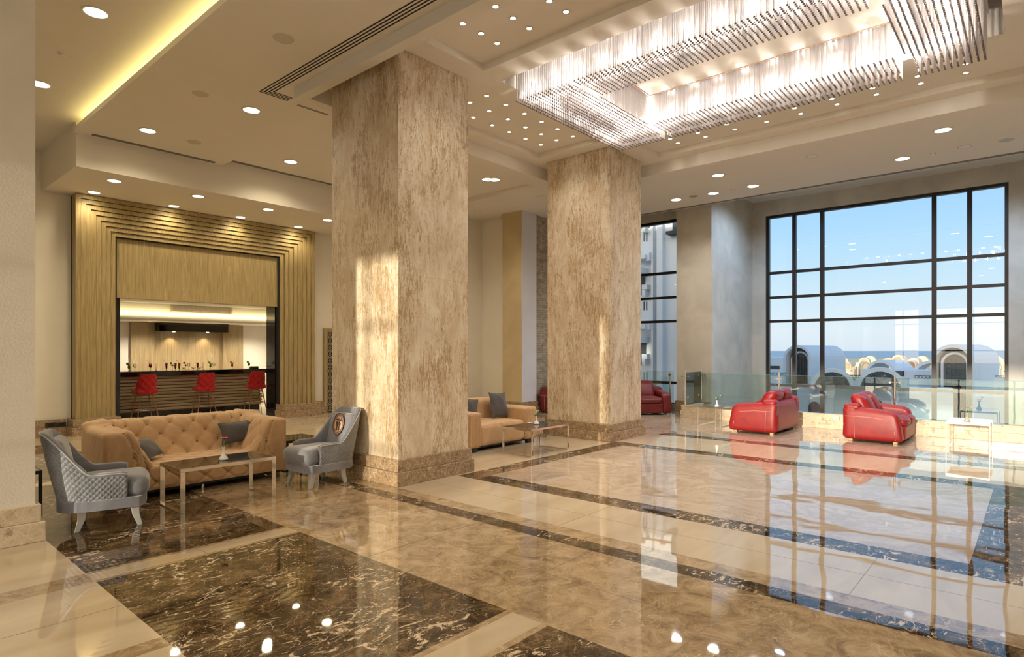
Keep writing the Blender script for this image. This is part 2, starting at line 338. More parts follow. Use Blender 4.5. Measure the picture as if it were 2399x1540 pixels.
plain('rod_cap', (0.16, 0.13, 0.12), 0.35, 0.6); plain('mirror_plate', (0.80, 0.76, 0.72), 0.15, 0.9)
emit('lamp_warm', (1.0, 0.86, 0.55), 14.0); emit('lamp_spot', (1.0, 0.88, 0.66), 16.0); emit('lamp_bulb', (1.0, 0.88, 0.74), 60.0); emit('led_strip', (1.0, 0.82, 0.30), 3.5); emit('led_bar', (1.0, 0.84, 0.45), 4.0)
plain('ext_white', (0.66, 0.69, 0.72), 0.8); plain('ext_village', (0.72, 0.58, 0.42), 0.8); plain('ext_pane', (0.22, 0.30, 0.38), 0.3); plain('ext_shade', (0.50, 0.36, 0.20), 0.8); plain('ext_dark', (0.015, 0.022, 0.035), 0.5); plain('ext_brick', (0.42, 0.20, 0.10), 0.8); plain('ext_sand', (0.55, 0.45, 0.32), 0.9)
plain('ext_iron', (0.01, 0.013, 0.02), 0.5); plain('ext_glassdark', (0.03, 0.05, 0.08), 0.1); plain('ext_paving', (0.70, 0.66, 0.56), 0.7); plain('ext_red', (0.40, 0.10, 0.08), 0.7)
t = NT('sea_water'); t.bsdf(t.ramp(t.noise(t.coord((0.0008, 0.0008, 1)), 3, 5), [(0.3, (0.02, 0.09, 0.19)), (0.7, (0.035, 0.15, 0.27))]), 0.25, 0, 1.33, t.bump(t.noise(t.coord(), 0.4, 4), 0.4, 0.3))
t = NT('stone_cladding'); v = t.coord(rot=(R(90), 0, 0)); br = t.n('TexBrick'); br.offset = 0.5; t.l(v, br.inputs['Vector'])
for k_, v_ in (('Scale', 1.0), ('Brick Width', 0.26), ('Row Height', 0.06), ('Mortar Size', 0.004), ('Bias', 0.0)): br.inputs[k_].default_value = v_
br.inputs['Color1'].default_value = (0.50, 0.42, 0.30, 1); br.inputs['Color2'].default_value = (0.30, 0.25, 0.18, 1); br.inputs['Mortar'].default_value = (0.06, 0.05, 0.04, 1)
cc = t.mix(0.5, br.outputs[0], t.ramp(t.noise(v, 8, 5), [(0.3, (0.22, 0.18, 0.13)), (0.7, (0.60, 0.53, 0.42))])); t.bsdf(cc, 0.85, 0, 1.4, t.bump(t.math('ADD', t.math('MULTIPLY', br.outputs['Fac'], -1.0), t.noise(v, 9, 3)), 0.9, 0.03))

# ------------------------------------------------------------------ setting: floor and ceiling drawn as rectangles of one level each
def cells(name, xs, ys, paint, mats, up):
    """paint: rectangles (x0,x1,y0,y1,z,material) in order; the last one covers. Steps between levels get vertical faces."""
    xs = sorted(set(round(a, 4) for a in xs)); ys = sorted(set(round(a, 4) for a in ys)); g = {}
    for i in range(len(xs) - 1):
        for j in range(len(ys) - 1):
            cx_, cy_ = (xs[i] + xs[i + 1]) / 2, (ys[j] + ys[j + 1]) / 2; r = None
            for p in paint:
                if p[0] < cx_ < p[1] and p[2] < cy_ < p[3]: r = p
            if r and r[4] is not None: g[i, j] = (r[4], r[5])
    b = MB()
    for (i, j), (z, m) in g.items():
        q = [(xs[i], ys[j], z), (xs[i + 1], ys[j], z), (xs[i + 1], ys[j + 1], z), (xs[i], ys[j + 1], z)]
        b.add(q, [(0, 1, 2, 3) if up else (3, 2, 1, 0)], mats.index(m))
        for di, dj, e in ((1, 0, ((xs[i + 1], ys[j]), (xs[i + 1], ys[j + 1]))), (0, 1, ((xs[i], ys[j + 1]), (xs[i + 1], ys[j + 1])))):
            o = g.get((i + di, j + dj))
            if o and abs(o[0] - z) > 1e-5:
                (ax, ay), (bx_, by_) = e; lo = m if (z < o[0]) else o[1]
                b.add([(ax, ay, z), (bx_, by_, z), (bx_, by_, o[0]), (ax, ay, o[0])], [(0, 1, 2, 3)], mats.index(lo))
    return b.build(name, mats, kind='structure')
def edges(paint, k): return [p[k] for p in paint] + [p[k + 1] for p in paint]

W, C_, D_, B_, S_ = None, 'marble_cream', 'marble_dark', 'marble_brown', 'marble_swirl'
FP = [(-5, 15.3, -6, 20, 0, C_), (13.3, 15.3, -6, 5.97, None, C_),
      (-5, 1.22, 4.77, 4.99, 0, B_), (-5, 1.22, 3.44, 3.58, 0, B_), (-5, 1.22, 1.9, 2.1, 0, B_),
      (1.22, 2.70, -6, 8.6, 0, D_), (2.70, 3.93, -6, 8.6, 0, B_), (3.93, 4.11, -6, 7.2, 0, D_), (4.11, 4.30, -6, 7.2, 0, B_),
      (1.22, 2.70, 4.75, 5.00, 0, B_), (1.22, 2.70, 4.79, 4.96, 0, C_), (1.22, 2.70, 2.08, 2.39, 0, B_), (1.22, 2.70, 2.125, 2.345, 0, C_),
      (1.22, 3.93, 8.6, 13.6, 0, C_), (0.2, 2.64, 8.8, 12.3, 0, D_),
      (5.20, 8.95, -6, 5.42, 0, D_), (5.49, 8.65, 0.37, 5.12, 0, S_), (5.20, 8.95, -6, 0.07, 0, C_),
      (10.2, 10.5, -6, 5.3, 0, D_), (10.5, 13.3, -6, 5.9, 0, S_), (13.3, 15.3, 5.97, 9.5, 0, S_),
      (4.9, 9.6, 12.62, 12.66, 0, 'black_matt'), (4.9, 8.25, 12.9, 12.93, 0, 'black_matt'), (8.22, 8.25, 11.0, 12.9, 0, 'black_matt'),
      (3.2, 8.4, 13.6, 20, 0, 'plinth_pale')]
floor = cells('floor', edges(FP, 0), edges(FP, 2), FP, [C_, D_, B_, S_, 'black_matt', 'plinth_pale'], True)
# fine joints between the big marble slabs
b = MB()
for y in (0.2, 1.4, 2.6, 3.8): b.box(2.70, 3.93, y, y + 0.003, 0, 0.0006)
for x, y0, y1 in ((3.32, -3, 8.5), (4.75, -3, 5.4), (7.07, 0.4, 5.1)): b.box(x, x + 0.003, y0, y1, 0, 0.0006)
for y in (3.2, 0.9): b.box(4.30, 5.20, y, y + 0.003, 0, 0.0006)
for y in (3.8, 6.0): b.box(1.95 if y > 5 else 1.22, 2.70 if y > 5 else 1.95, y, y + 0.003, 0, 0.0006)
b.box(1.95, 1.953, 2.4, 8.6, 0, 0.0006); b.box(-3, 1.22, 4.2, 4.203, 0, 0.0006)
b.build('trim_1', 'joint', kind='structure')

CL, CH, CS, CB, CM, CT = 4.96, 5.12, 4.43, 4.82, 5.03, 5.12
P_ = 'ceiling_paint'
CP = [(-5, 13.65, -6, 13.6, CL, P_), (-5, 2.64, -6, 13.6, CH, P_), (2.64, 2.82, -6, 11.31, CH, P_), (4.88, 9.8, 7.9, 11.31, 5.06, P_), (2.64, 9.55, 11.31, 13.6, CS, P_),
      (4.05, 10.36, -3, 7.28, CB, P_), (4.19, 10.20, -2.85, 7.12, CM, P_), (4.47, 5.43, -2.6, 5.20, CT, P_), (5.78, 8.55, 5.49, 6.80, CT, P_),
      (8.95, 9.94, -2.6, 5.15, CT, P_), (5.78, 8.55, -2.6, -0.05, CT, P_), (5.78, 8.54, 0.265, 5.22, 5.62, P_), (13.65, 17.1, -6, 14.5, 5.65, P_), (-5, 13.65, 13.6, 14.5, None, P_)]
ceiling = cells('ceiling', edges(CP, 0), edges(CP, 2), CP, [P_], False)
# lip hiding the light cove along the left ceiling
b = MB(); b.box(2.60, 2.64, -6, 11.30, CL - 0.012, CL + 0.06); b.box(2.64, 2.82, -6, 11.30, CL - 0.012, CL); b.build('trim_2', P_, kind='structure')
cv = MB(); cv.box(2.76, 2.79, -5.5, 11.2, CL + 0.03, CL + 0.05); tag(cv.build('cove_light', 'led_strip'), 'yellow strip light hidden behind the ceiling edge at upper left', 'light strip')
light('cove_glow', 'AREA', (2.72, 3.0, CL + 0.04), 17, (1.0, 0.80, 0.30), (0, R(125), 0), shape='RECTANGLE', size=0.04, size_y=16)

def wall(name, x0, x1, y0, y1, z0, z1, mat='wall_paint', **kw):
    b = MB(); b.box(x0, x1, y0, y1, z0, z1); return b.build(name, mat, kind='structure', **kw)
# facade wall around the bar portal (plane Y = 13.4)
b = MB(); b.box(-5, 3.3, 13.54, 13.8, 0, 5.3); b.box(7.6, 9.8, 13.42, 13.8, 0, 5.3); b.box(3.3, 7.6, 13.50, 13.8, 3.6, 5.3)
b.build('wall_back', 'wall_paint', kind='structure')
b = MB(); b.box(9.55, 9.8, 11.2, 13.42, 0, 5.2); b.box(9.55, 11.6, 11.08, 11.3, 0, 5.2); b.build('wall_far', 'wall_paint', kind='structure')
wall('wall_side', 11.53, 11.8, 10.0, 11.08, 0, 5.2)
wall('wall_pier', 11.20, 11.76, 9.44, 10.06, 0.0, 5.2, 'ochre_stucco'); wall('wall_pier_tinted_side', 11.205, 11.76, 9.425, 9.44, 0.0, 5.2, 'pier_sky_tint')  # thin skin on the ochre pier; its lavender tone stands for sky light
wall('wall_stone', 11.76, 15.4, 9.5, 9.8, 0, 5.7, 'stone_cladding')
# window wall with its openings, pier beside it
b = MB(); Z0, Z1 = -3.6, 5.7
b.box(17.04, 17.4, 5.62, 6.6, Z0, Z1); b.box(17.04, 17.4, 0.47, 5.62, 5.24, Z1); b.box(17.04, 17.4, -6, 0.47, Z0, Z1); b.box(17.04, 17.4, 0.47, 5.62, Z0, -1.6)
b.build('wall_window', 'wall_stucco', kind='structure')
b = MB(); b.box(14.24, 17.4, 5.97, 6.88, Z0, Z1); b.build('wall_pillar', 'wall_stucco', kind='structure')
b = MB(); b.box(15.13, 15.4, 6.88, 9.5, 5.1, 5.7); b.box(15.13, 15.4, 6.88, 9.5, -0.2, 0.12); b.build('wall_right', 'wall_stucco', kind='structure')
# right wall, and the glazed wall behind the camera that lets the low sun in
b = MB(); b.box(-5, 17.4, -6.2, -6, Z0, 5.7); b.build('wall_near', 'wall_paint', kind='structure')
b = MB(); X0, X1 = -5.2, -5.0
for y0, y1 in ((-6, -5.0), (4.35, 4.85), (6.05, 14)): b.box(X0, X1, y0, y1, 0, 5.3)
b.box(X0, X1, -5.0, 6.05, 3.85, 5.3); b.build('wall_glazed', 'wall_paint', kind='structure')
b = MB()
for y in (-5, -3.1, -1.2, 0.7, 2.5, 4.3, 4.85, 5.60, 6.0): b.box(-5.13, -5.07, y - 0.03, y + 0.03, 0, 3.85)
for z in (0.03, 1.55, 3.0, 3.82): b.box(-5.13, -5.07, -5, 6.05, z - 0.03, z + 0.03)
b.build('window_3', 'window_metal', kind='structure')
wall('wall_left', -5.2, -5.0, 13.8, 14, 0, 5.3)
# lower floor seen only down the void
b = MB(); b.box(13.3, 17.1, -6, 5.97, -3.6, -3.55); b.box(13.2, 13.3, -6, 5.97, -3.6, -0.01); b.build('floor_lower', 'marble_cream', kind='structure')

def plinth(name, x0, x1, y0, y1, mat='plinth_marble', parent=None, o1=0.06, o2=0.035, h1=0.16, h2=0.30, **kw):
    b = MB(); b.box(x0 - o1, x1 + o1, y0 - o1, y1 + o1, 0, h1); b.box(x0 - o2, x1 + o2, y0 - o2, y1 + o2, h1, h2)
    o = b.build(name, mat, parent, **kw); return bevel(o, 0.006)
def column(x0, x1, y0, y1, ztop, mat, pm, label):
    r = empty('column', ((x0 + x1) / 2, (y0 + y1) / 2, 0), 0, label, 'column'); X, Y = r.location.x, r.location.y
    b = MB(); b.box(x0 - X, x1 - X, y0 - Y, y1 - Y, 0.3, ztop); b.build('shaft', mat, r)
    plinth('plinth', x0 - X, x1 - X, y0 - Y, y1 - Y, pm, r); return r
column(4.36, 5.48, 5.52, 6.88, CM - 0.004, 'plaster_streak', 'plinth_marble', 'big square column of streaked gold plaster behind the grey armchair')
column(8.85, 9.92, 5.49, 6.83, CM - 0.004, 'plaster_streak', 'plinth_marble', 'square column of streaked gold plaster, farther one beside the low glass table')
column(-0.1, 1.16, 6.16, 6.95, CH - 0.004, 'column_white', 'plinth_pale', 'plain off-white column on a marble plinth at the left edge')
def base_run(name, x0, x1, y0, y1, mat='plinth_marble'):
    b = MB(); b.box(x0, x1, y0, y1, 0, 0.16); dx, dy = (0.02 if x1 - x0 < 0.2 else 0), (0.02 if y1 - y0 < 0.2 else 0)
    b.box(x0 + dx, x1 - dx, y0 + dy, y1 - dy, 0.16, 0.30); return bevel(b.build(name, mat, kind='structure'), 0.005)
base_run('baseboard_left', -4.9, 2.99, 13.45, 13.54)
base_run('baseboard_back', 8.0, 8.32, 13.33, 13.42); base_run('baseboard_far', 9.6, 11.25, 11.0, 11.08); base_run('baseboard_side', 11.45, 11.53, 10.1, 11.0)
plinth('baseboard_pier', 11.20, 11.76, 9.43, 10.0, kind='structure')
b = MB(); b.box(14.18, 14.24, 5.97, 6.90, 0, 0.16); b.box(14.20, 14.24, 5.97, 6.90, 0.16, 0.30); b.build('baseboard_pillar', 'plinth_marble', kind='structure')

# ------------------------------------------------------------------ windows
def window(name, X, y0, y1, z0, z1, ys, zs, w=0.045):
    b = MB()
    for y in (y0 + 0.03, y1 - 0.03): b.box(X, X + 0.13, y - 0.04, y + 0.04, z0, z1)
    for z in (z0, z1 - 0.03): b.box(X + 0.003, X + 0.127, y0, y1, z - 0.04, z + 0.04)
    for y in ys: b.box(X, X + 0.12, y - w, y + w, z0, z1)
    for z in zs: b.box(X + 0.01, X + 0.11, y0, y1, z - 0.035, z + 0.035)
    fr = b.build(name, 'window_metal', kind='structure')
    g = MB(); g.box(X + 0.055, X + 0.061, y0 + 0.02, y1 - 0.02, z0, z1); g.build('window_pane', 'window_glass', fr)
    return fr
window('window_1', 17.10, 0.47, 5.62, -1.6, 5.24, (4.90, 4.22, 1.82, 1.155), (3.67, 3.0, 2.35, 0.62, -0.6))
window('window_2', 15.17, 6.88, 9.5, 0.1, 5.1, (), (3.67, 3.0, 2.35, 0.68), 0.03)

# ------------------------------------------------------------------ bar portal
pt = empty('bar_portal', (5.5, 13.4, 0), 0, 'wide stepped olive wood surround framing the bar opening', 'portal frame')
n = 8; xo0, xo1, zo = 3.06, 7.90, CS; xi0, xi1, zi = 3.75, 7.10, 3.75
for k in range(n):
    a, c = k / n, (k + 1) / n
    x0, x1 = xo0 + (xi0 - xo0) * a, xo0 + (xi0 - xo0) * c; x3, x2 = xo1 + (xi1 - xo1) * a, xo1 + (xi1 - xo1) * c; z1, z0 = zo - (zo - zi) * a, zo - (zo - zi) * c
    yf = 13.18 + 0.028 * k
    b = MB(); g = 0.009
    b.add([(x0 + g - 5.5, 0, 0.3), (x1 - 5.5, 0, 0.3), (x1 - 5.5, 0, z0), (x2 - 5.5, 0, z0), (x2 - 5.5, 0, 0.3), (x3 - g - 5.5, 0, 0.3), (x3 - g - 5.5, 0, z1 - g), (x0 + g - 5.5, 0, z1 - g)], [])
    poly = [(x0 + g, 0.3), (x1, 0.3), (x1, z0), (x2, z0), (x2, 0.3), (x3 - g, 0.3), (x3 - g, z1 - g), (x0 + g, z1 - g)]
    b = MB(); quads = ((0, 1, 2, 7), (7, 2, 3, 6), (3, 4, 5, 6)); A = [(p[0] - 5.5, yf - 13.4, p[1]) for p in poly]; Bk = [(p[0] - 5.5, 13.42 - 13.4, p[1]) for p in poly]
    b.add(A + Bk, [q for q in quads] + [tuple(8 + i for i in reversed(q)) for q in quads] + [(i, 8 + i, 8 + (i + 1) % 8, (i + 1) % 8) for i in range(8)])
    b.build('frame_board', 'portal_wood', pt)
b = MB(); b.box(xo0 + .02 - 5.5, xi0 + .03 - 5.5, 13.40 - 13.4, 13.55 - 13.4, 0.3, CS - .01); b.box(xi1 - .03 - 5.5, xo1 - .02 - 5.5, 0, .15, 0.3, CS - .01); b.box(xi0 - 5.5, xi1 - 5.5, 0, .15, zi - .02, CS - .01); b.build('backing', 'slot_dark', pt)
b = MB(); b.box(3.74 - 5.5, 7.12 - 5.5, 0.05, 0.22, 2.58, 3.76); b.build('lintel_panel', 'portal_wood', pt)
for x0, x1 in ((2.99, 3.80), (7.03, 8.02)):
    b = MB(); b.box(x0 - 5.5, x1 - 5.5, 13.08 - 13.4, 0.15, 0, 0.155); b.box(x0 + .025 - 5.5, x1 - .025 - 5.5, 13.11 - 13.4, 0.15, 0.155, 0.30); bevel(b.build('plinth', 'plinth_marble', pt), 0.006)
MB().box(3.80 - 5.5, 3.87 - 5.5, .12, 0.4, 0, 2.6).build('jamb', 'black_gloss', pt); MB().box(7.03 - 5.5, 7.14 - 5.5, .10, 0.50, 0, 2.6).build('jamb', 'black_gloss', pt)

# ------------------------------------------------------------------ bar room
wall('wall_bar', 2.2, 9.95, 18.3, 18.5, 0, 3.4, 'bar_white'); wall('wall_bar_left', 2.0, 2.2, 13.8, 18.5, 0, 3.4, 'bar_white'); wall('wall_bar_right', 9.95, 10.15, 13.8, 18.5, 0, 3.4, 'bar_white')
BP = [(2.0, 10.2, 13.8, 18.5, 2.85, 'bar_white'), (2.0, 10.2, 16.6, 18.5, 2.32, 'bar_white'), (2.0, 10.2, 15.2, 16.45, 2.72, 'bar_white')]
cells('ceiling_bar', edges(BP, 0), edges(BP, 2), BP, ['bar_white'], False)
b = MB(); b.box(2.2, 9.95, 16.5, 16.6, 2.30, 2.42); b.build('trim_3', 'bar_white', kind='structure')
cv = MB(); cv.box(2.4, 9.7, 16.63, 16.66, 2.43, 2.45); tag(cv.build('cove_light', 'led_bar'), 'warm strip light glowing above the lower ceiling inside the bar', 'light strip')
light('bar_cove', 'AREA', (6.5, 16.42, 2.46), 9, (1.0, 0.82, 0.42), (R(120), 0, 0), shape='RECTANGLE', size=6.5, size_y=0.05)
for k, (x0, x1, y) in enumerate(((5.45, 6.02, 18.15), (7.86, 8.45, 18.15))):
    tag(bevel(MB().box(x0, x1, y, 18.296, 0, 2.31).build('wood_panel', 'panel_wood')), ['brown veneer wall panel at the left of the bar back wall', 'brown veneer wall panel at the right of the bar back wall'][k], 'wall panel')
nk = empty('back_niche', (6.94, 18.2, 0), 0, 'recessed brown veneer niche with a black canopy behind the bar', 'niche')
MB().box(6.02 - 6.94, 7.86 - 6.94, 0.06, 0.1, 0, 2.1).build('back_panel', 'panel_wood', nk)
MB().box(6.02 - 6.94, 7.86 - 6.94, -0.38, 0.06, 2.08, 2.318).build('canopy', 'black_gloss', nk)
for x in (6.45, 7.35):
    b = MB(); b.lathe([(0, 0), (0.035, 0), (0.035, 0.01)], (x - 6.94, -0.2, 2.066), 12); b.build('canopy_light', 'lamp_spot', nk)
    light('canopy_spot', 'SPOT', (x, 18.08, 2.05), 14, (1, 0.72, 0.38), (R(8), 0, 0), spot_size=R(95), spot_blend=0.8)
bc = empty('bar_counter', (5.4, 15.7, 0), 0, 'long bar counter with wooden slat front and black stone top', 'bar counter')
MB().box(-2.9, 2.30, -0.12, 0.6, 0.13, 0.96).build('body', 'panel_wood', bc)
for k in range(11):
    z = 0.16 + k * 0.074; MB().box(-2.92, 2.33, -0.20 + (0.02 if k % 2 else 0), -0.10, z, z + 0.056).build('slat', 'slat_wood', bc)
MB().box(-2.95, 2.30, -0.10, 0.6, 0, 0.14).build('kick_plate', 'black_gloss', bc)
bevel(MB().box(-3.0, 2.42, -0.30, 0.66, 0.965, 1.075).build('counter_top', 'black_gloss', bc), 0.006)
ac = empty('air_vent', (6.6, 16.5, 2.42), 0, 'long louvred air grille on the upper wall inside the bar', 'air vent')
MB().box(-0.78, 0.78, -0.02, 0.0, 0.10, 0.30).build('frame', 'plinth_pale', ac)
b = MB()
for k in range(7): b.box(-0.74, 0.74, -0.035, -0.02, 0.118 + k * 0.024, 0.130 + k * 0.024)
for k in range(7): b.box(-0.74 + k * 0.243, -0.725 + k * 0.243, -0.04, -0.02, 0.115, 0.285)
b.build('louvre', 'grille_grey', ac)
b = MB(); b.box(2.2, 9.95, 16.5, 16.58, 2.42, 2.75); b.build('trim_4', 'wall_paint', kind='structure')

def lamp(name, p, r, label, cat, group=None, power=0, mat='lamp_warm', rim='white_plastic', spot=150, tone=None):
    tone = tone or ((1.0, 0.84, 0.56) if p[0] < 4 or p[1] > 9 else (1.0, 0.88, 0.72) if p[0] < 9.9 else (1.0, 0.92, 0.84) if p[0] < 13.7 else (0.50, 0.70, 1.0))  # blue tone serves the added void lamps that colour the window pillar
    o = empty(name, p, 0, label, cat, group)
    MB().lathe([(r * 1.0, 0.0), (r * 1.22, 0.0), (r * 1.25, -0.004), (r * 1.22, -0.007), (r * 1.02, -0.006), (r, 0.004)], (0, 0, 0), 24).build('rim', rim, o)
    MB().lathe([(0.0, -0.002), (r * 1.0, -0.002), (r * 1.0, 0.0)], (0, 0, -0.002), 24).build('diffuser', mat, o)
    if power: light('lamp_glow', 'SPOT', (p[0], p[1], p[2] - 0.02), power, tone, (0, 0, 0), spot_size=R(spot), spot_blend=0.7, shadow_soft_size=r)
    return o
# big downlights: photo position, ceiling level, label
for (x, y, z, lb) in ((224, 29, CH, 'large round downlight at the top of the left ceiling'), (94, 197, CH, 'round downlight beside the off-white column edge'),
    (589, 258, CL, 'round downlight in the left ceiling left of the big column'), (346, 306, CL, 'round downlight above the left air slot'), (681, 379, 5.06, 'round downlight in the left ceiling farthest towards the bar'),
    (1158, 421, 5.06, 'single round downlight between the two gold columns'), (1682, 411, CL, 'round downlight nearest to the far gold column in the right ceiling'), (1584, 468, CL, 'leftmost round downlight in the right ceiling'),
    (1671, 453, CL, 'round downlight in the right ceiling beside the brown disc'), (1764, 436, CL, 'round downlight right of the small smoke detector over the window pillar'), (2114, 372, CL, 'round downlight above the big window near the slot'),
    (2209, 305, CL, 'largest round downlight of the right ceiling')):
    lamp('ceiling_light', at_z(x, y, z) - Vector((0, 0, 0.001)), 0.105, lb, 'ceiling light', None, DOWN_W)
for k, (x, y) in enumerate(((268, 424), (464, 460), (628, 491), (768, 516))): lamp('ceiling_light', at_z(x, y, CS), 0.095, ORD[k] + ' from left in the outer row of downlights above the bar portal', 'ceiling light', 'downlights over the bar portal', 26)
for k, (x, y) in enumerate(((220, 451), (407, 483), (563, 509), (699, 532))):
    lamp('ceiling_light', at_z(x, y, CS), 0.09, ORD[k] + ' from left in the row of downlights close to the portal wood', 'ceiling light', 'downlights over the bar portal', 34)
for x, y, w_ in ((-2, 2, 'behind the camera on the left, nearest the glazed wall'), (-2, 6, 'beyond the off-white column, over the hidden left bay'), (1, 1.5, 'right above the camera'), (-2, 10, 'in the far hidden left corner'), (1, -3, 'behind the camera, in the middle'), (2.0, -4.5, 'behind the camera by the near wall'),
        (12, -2, 'outside the right edge beside the kerb'), (12, -4.5, 'in the near right corner'), (6.5, -4.5, 'right of the camera by the near wall'), (9, 8.5, 'hidden above the loveseat behind the far column'), (0.8, 9.5, 'hidden behind the off-white column'),
        (15.0, 4.6, 'added over the void as cool fill, next to the window pillar'), (15.0, 2.6, 'added over the void as cool fill, second from the pillar'), (15.0, 0.6, 'added over the void as cool fill, third from the pillar'), (15.0, -1.6, 'added over the void as cool fill, farthest from the pillar')):     # same lamps outside the view; the bluish void ones are added fill
    z = 5.65 if x > 13.7 else CH if x < 2.6 else (5.06 if (4.88 < x < 9.8 and y > 7.9) else CL)
    lamp('ceiling_light', (x, y, z), 0.105, 'round ceiling downlight ' + w_, 'ceiling light', None, DOWN_W * (3.4 if x > 13.7 else 1))
for k, (x, y, z) in enumerate(((335, 705, 2.85), (465, 712, 2.85), (574, 717, 2.85))): lamp('bar_light', at_z(x, y, z), 0.04, ORD[k] + ' small downlight from left in the upper ceiling of the bar', 'ceiling light', 'small lights in the bar ceiling', 120, 'lamp_spot')
for k, (x, y) in enumerate(((301, 746), (442, 752), (563, 757))): lamp('bar_light', (5.6 + 1.5 * k, 17.2, 2.318), 0.035, ORD[k] + ' small downlight from left in the lower ceiling of the bar', 'ceiling light', 'small lights in the bar ceiling', 120, 'lamp_spot')
def spots(pts, z, lab, grp):
    for k, (x, y) in enumerate(pts): lamp('spotlight', at_z(x, y, z), 0.030, lab % ORD[k], 'spotlight', grp, SPOT_W, 'lamp_spot', 'rim_metal', 120)
g1 = 'small spotlights in the ceiling trays'
for nm, pts in (('nearest the slot', [(1084, 55), (1161, 15)]), ('in the middle row', [(1127, 78), (1202, 42), (1287, 2)]), ('nearest the chandelier', [(1165, 101), (1240, 66), (1326, 27)])):
    spots(pts, CT, '%s spotlight from left ' + nm + ' of the upper left tray', g1)
for nm, pts in (('row nearest the chandelier', [(1140, 224), (1185, 245), (1229, 266), (1269, 285), (1306, 302), (1342, 319)]), ('middle row', [(1101, 240), (1146, 260), (1190, 279), (1231, 298), (1268, 314), (1304, 328)]), ('far row', [(1109, 275), (1153, 293), (1193, 309), (1231, 325), (1267, 339)])):
    spots(pts, CT, '%s spotlight from left in the ' + nm + ' between the columns', g1)
spots([(1588, 335), (1653, 320), (1721, 303), (1796, 285), (1876, 266), (1961, 244), (2053, 221), (2157, 195), (2263, 170)], CT, '%s spotlight from left in the outer row of the right tray', g1)
spots([(1570, 325), (1635, 311), (1702, 291), (1778, 272), (1862, 253), (1949, 231), (2044, 206), (2150, 178), (2262, 149)], CT, '%s spotlight from left in the row partly behind the chandelier rods', g1)
def disc(name, px, z, r, mat, label, cat, rim='grille_grey'):
    p = at_z(px[0], px[1], z); o = empty(name, p, 0, label, cat)
    MB().lathe([(r * 0.86, 0.0), (r * 0.88, -0.005), (r, -0.005), (r * 1.01, 0.0)], (0, 0, 0), 28).build('rim', rim, o); MB().lathe([(0, -0.003), (r * 0.86, -0.003)], (0, 0, 0), 28).build('grille', mat, o); return o
disc('ceiling_speaker', (664, 90), CL, 0.11, 'grille_grey', 'round ceiling speaker beside the triple slot, largest on the left', 'speaker'); disc('ceiling_speaker', (470, 220), CL, 0.10, 'grille_grey', 'round ceiling speaker between two downlights of the left ceiling', 'speaker')
disc('ceiling_speaker', (455, 333), CL, 0.10, 'grille_grey', 'round ceiling speaker just above the long air slot', 'speaker'); disc('ceiling_speaker', (1118, 495), CL, 0.11, 'ceiling_paint', 'round white ceiling plate in the far ceiling right of the big column', 'speaker'); disc('ceiling_speaker', (1271, 461), CL, 0.11, 'ceiling_paint', 'round ceiling plate half behind the far gold column', 'speaker')
disc('ceiling_speaker', (1902, 366), CL, 0.10, 'bar_white', 'round pale ceiling speaker in the middle of the right ceiling', 'speaker'); disc('ceiling_speaker', (2260, 344), CL, 0.10, 'bar_white', 'round pale ceiling speaker right of the smoke detector', 'speaker')
disc('ceiling_speaker', (2358, 328), CL, 0.10, 'rim_metal', 'round brown ceiling disc at the far right', 'speaker'); disc('ceiling_speaker', (1625, 460), CL, 0.10, 'rim_metal', 'round brown ceiling disc between two downlights', 'speaker')
for px, z, lb in (((147, 124), CH, 'small white smoke detector below the large left downlight'), ((2186, 358), CL, 'small white smoke detector right of the window downlight'), ((1717, 444), CL, 'small white smoke detector between downlights near the pillar')):
    o = empty('smoke_detector', at_z(px[0], px[1], z), 0, lb, 'smoke detector'); MB().lathe([(0.05, 0), (0.05, -0.012), (0.042, -0.02)], n=20).build('base', 'white_plastic', o); MB().lathe([(0.035, -0.018), (0.036, -0.034), (0.028, -0.042), (0, -0.043)], n=20).build('sensor_head', 'white_plastic', o)
def slot(label, runs, n=4, pitch=0.042, w=0.016, z=CL):
    o = empty('air_slot', (runs[0][0], runs[0][1], z), 0, label, 'air slot'); ox, oy = runs[0][0], runs[0][1]
    for k in range(n):
        b = MB()
        for (x0, y0, x1, y1, sx, sy) in runs:
            ax, bx2 = sorted((x0, x1)); ay, by2 = sorted((y0, y1)); dx, dy = sx * k * pitch, sy * k * pitch
            if ax == bx2: b.box(ax + dx - ox, ax + dx + w - ox, ay - oy, by2 + (dy) - oy, -0.003, 0.0)
            else: b.box(ax + dx - ox, bx2 - ox, ay + dy - oy, ay + dy + w - oy, -0.003, 0.0)
        b.build('slot_line', 'slot_dark', o)
    return o
slot('four-line air slot turning a corner beside the dropped beam, upper left', [(3.80, -5, 3.80, 7.716, 1, -1), (3.80, 7.70, 4.20, 7.70, 1, -1)])
slot('long thin air slot at the foot of the left ceiling drop', [(2.76, 11.19, 4.72, 11.19, 0, 1)], 3, 0.036)
slot('second long air slot continuing right towards the big column', [(4.90, 11.19, 9.4, 11.19, 0, 1)], 3, 0.036, z=5.06)
slot('short double slot beyond the beam corner left of the big column', [(4.36, 7.715, 4.83, 7.715, 0, 1)], 2, 0.03, 0.01)
slot('long air slot running along the right ceiling edge above the windows', [(13.50, -5.8, 13.50, 9.4, 1, 0)], 3, 0.042, 0.018)
# raised edge board in the ceiling in front of the window wall
MB().box(15.6, 16.2, 0.9, 5.3, 5.56, 5.65).build('trim_5', P_, kind='structure')

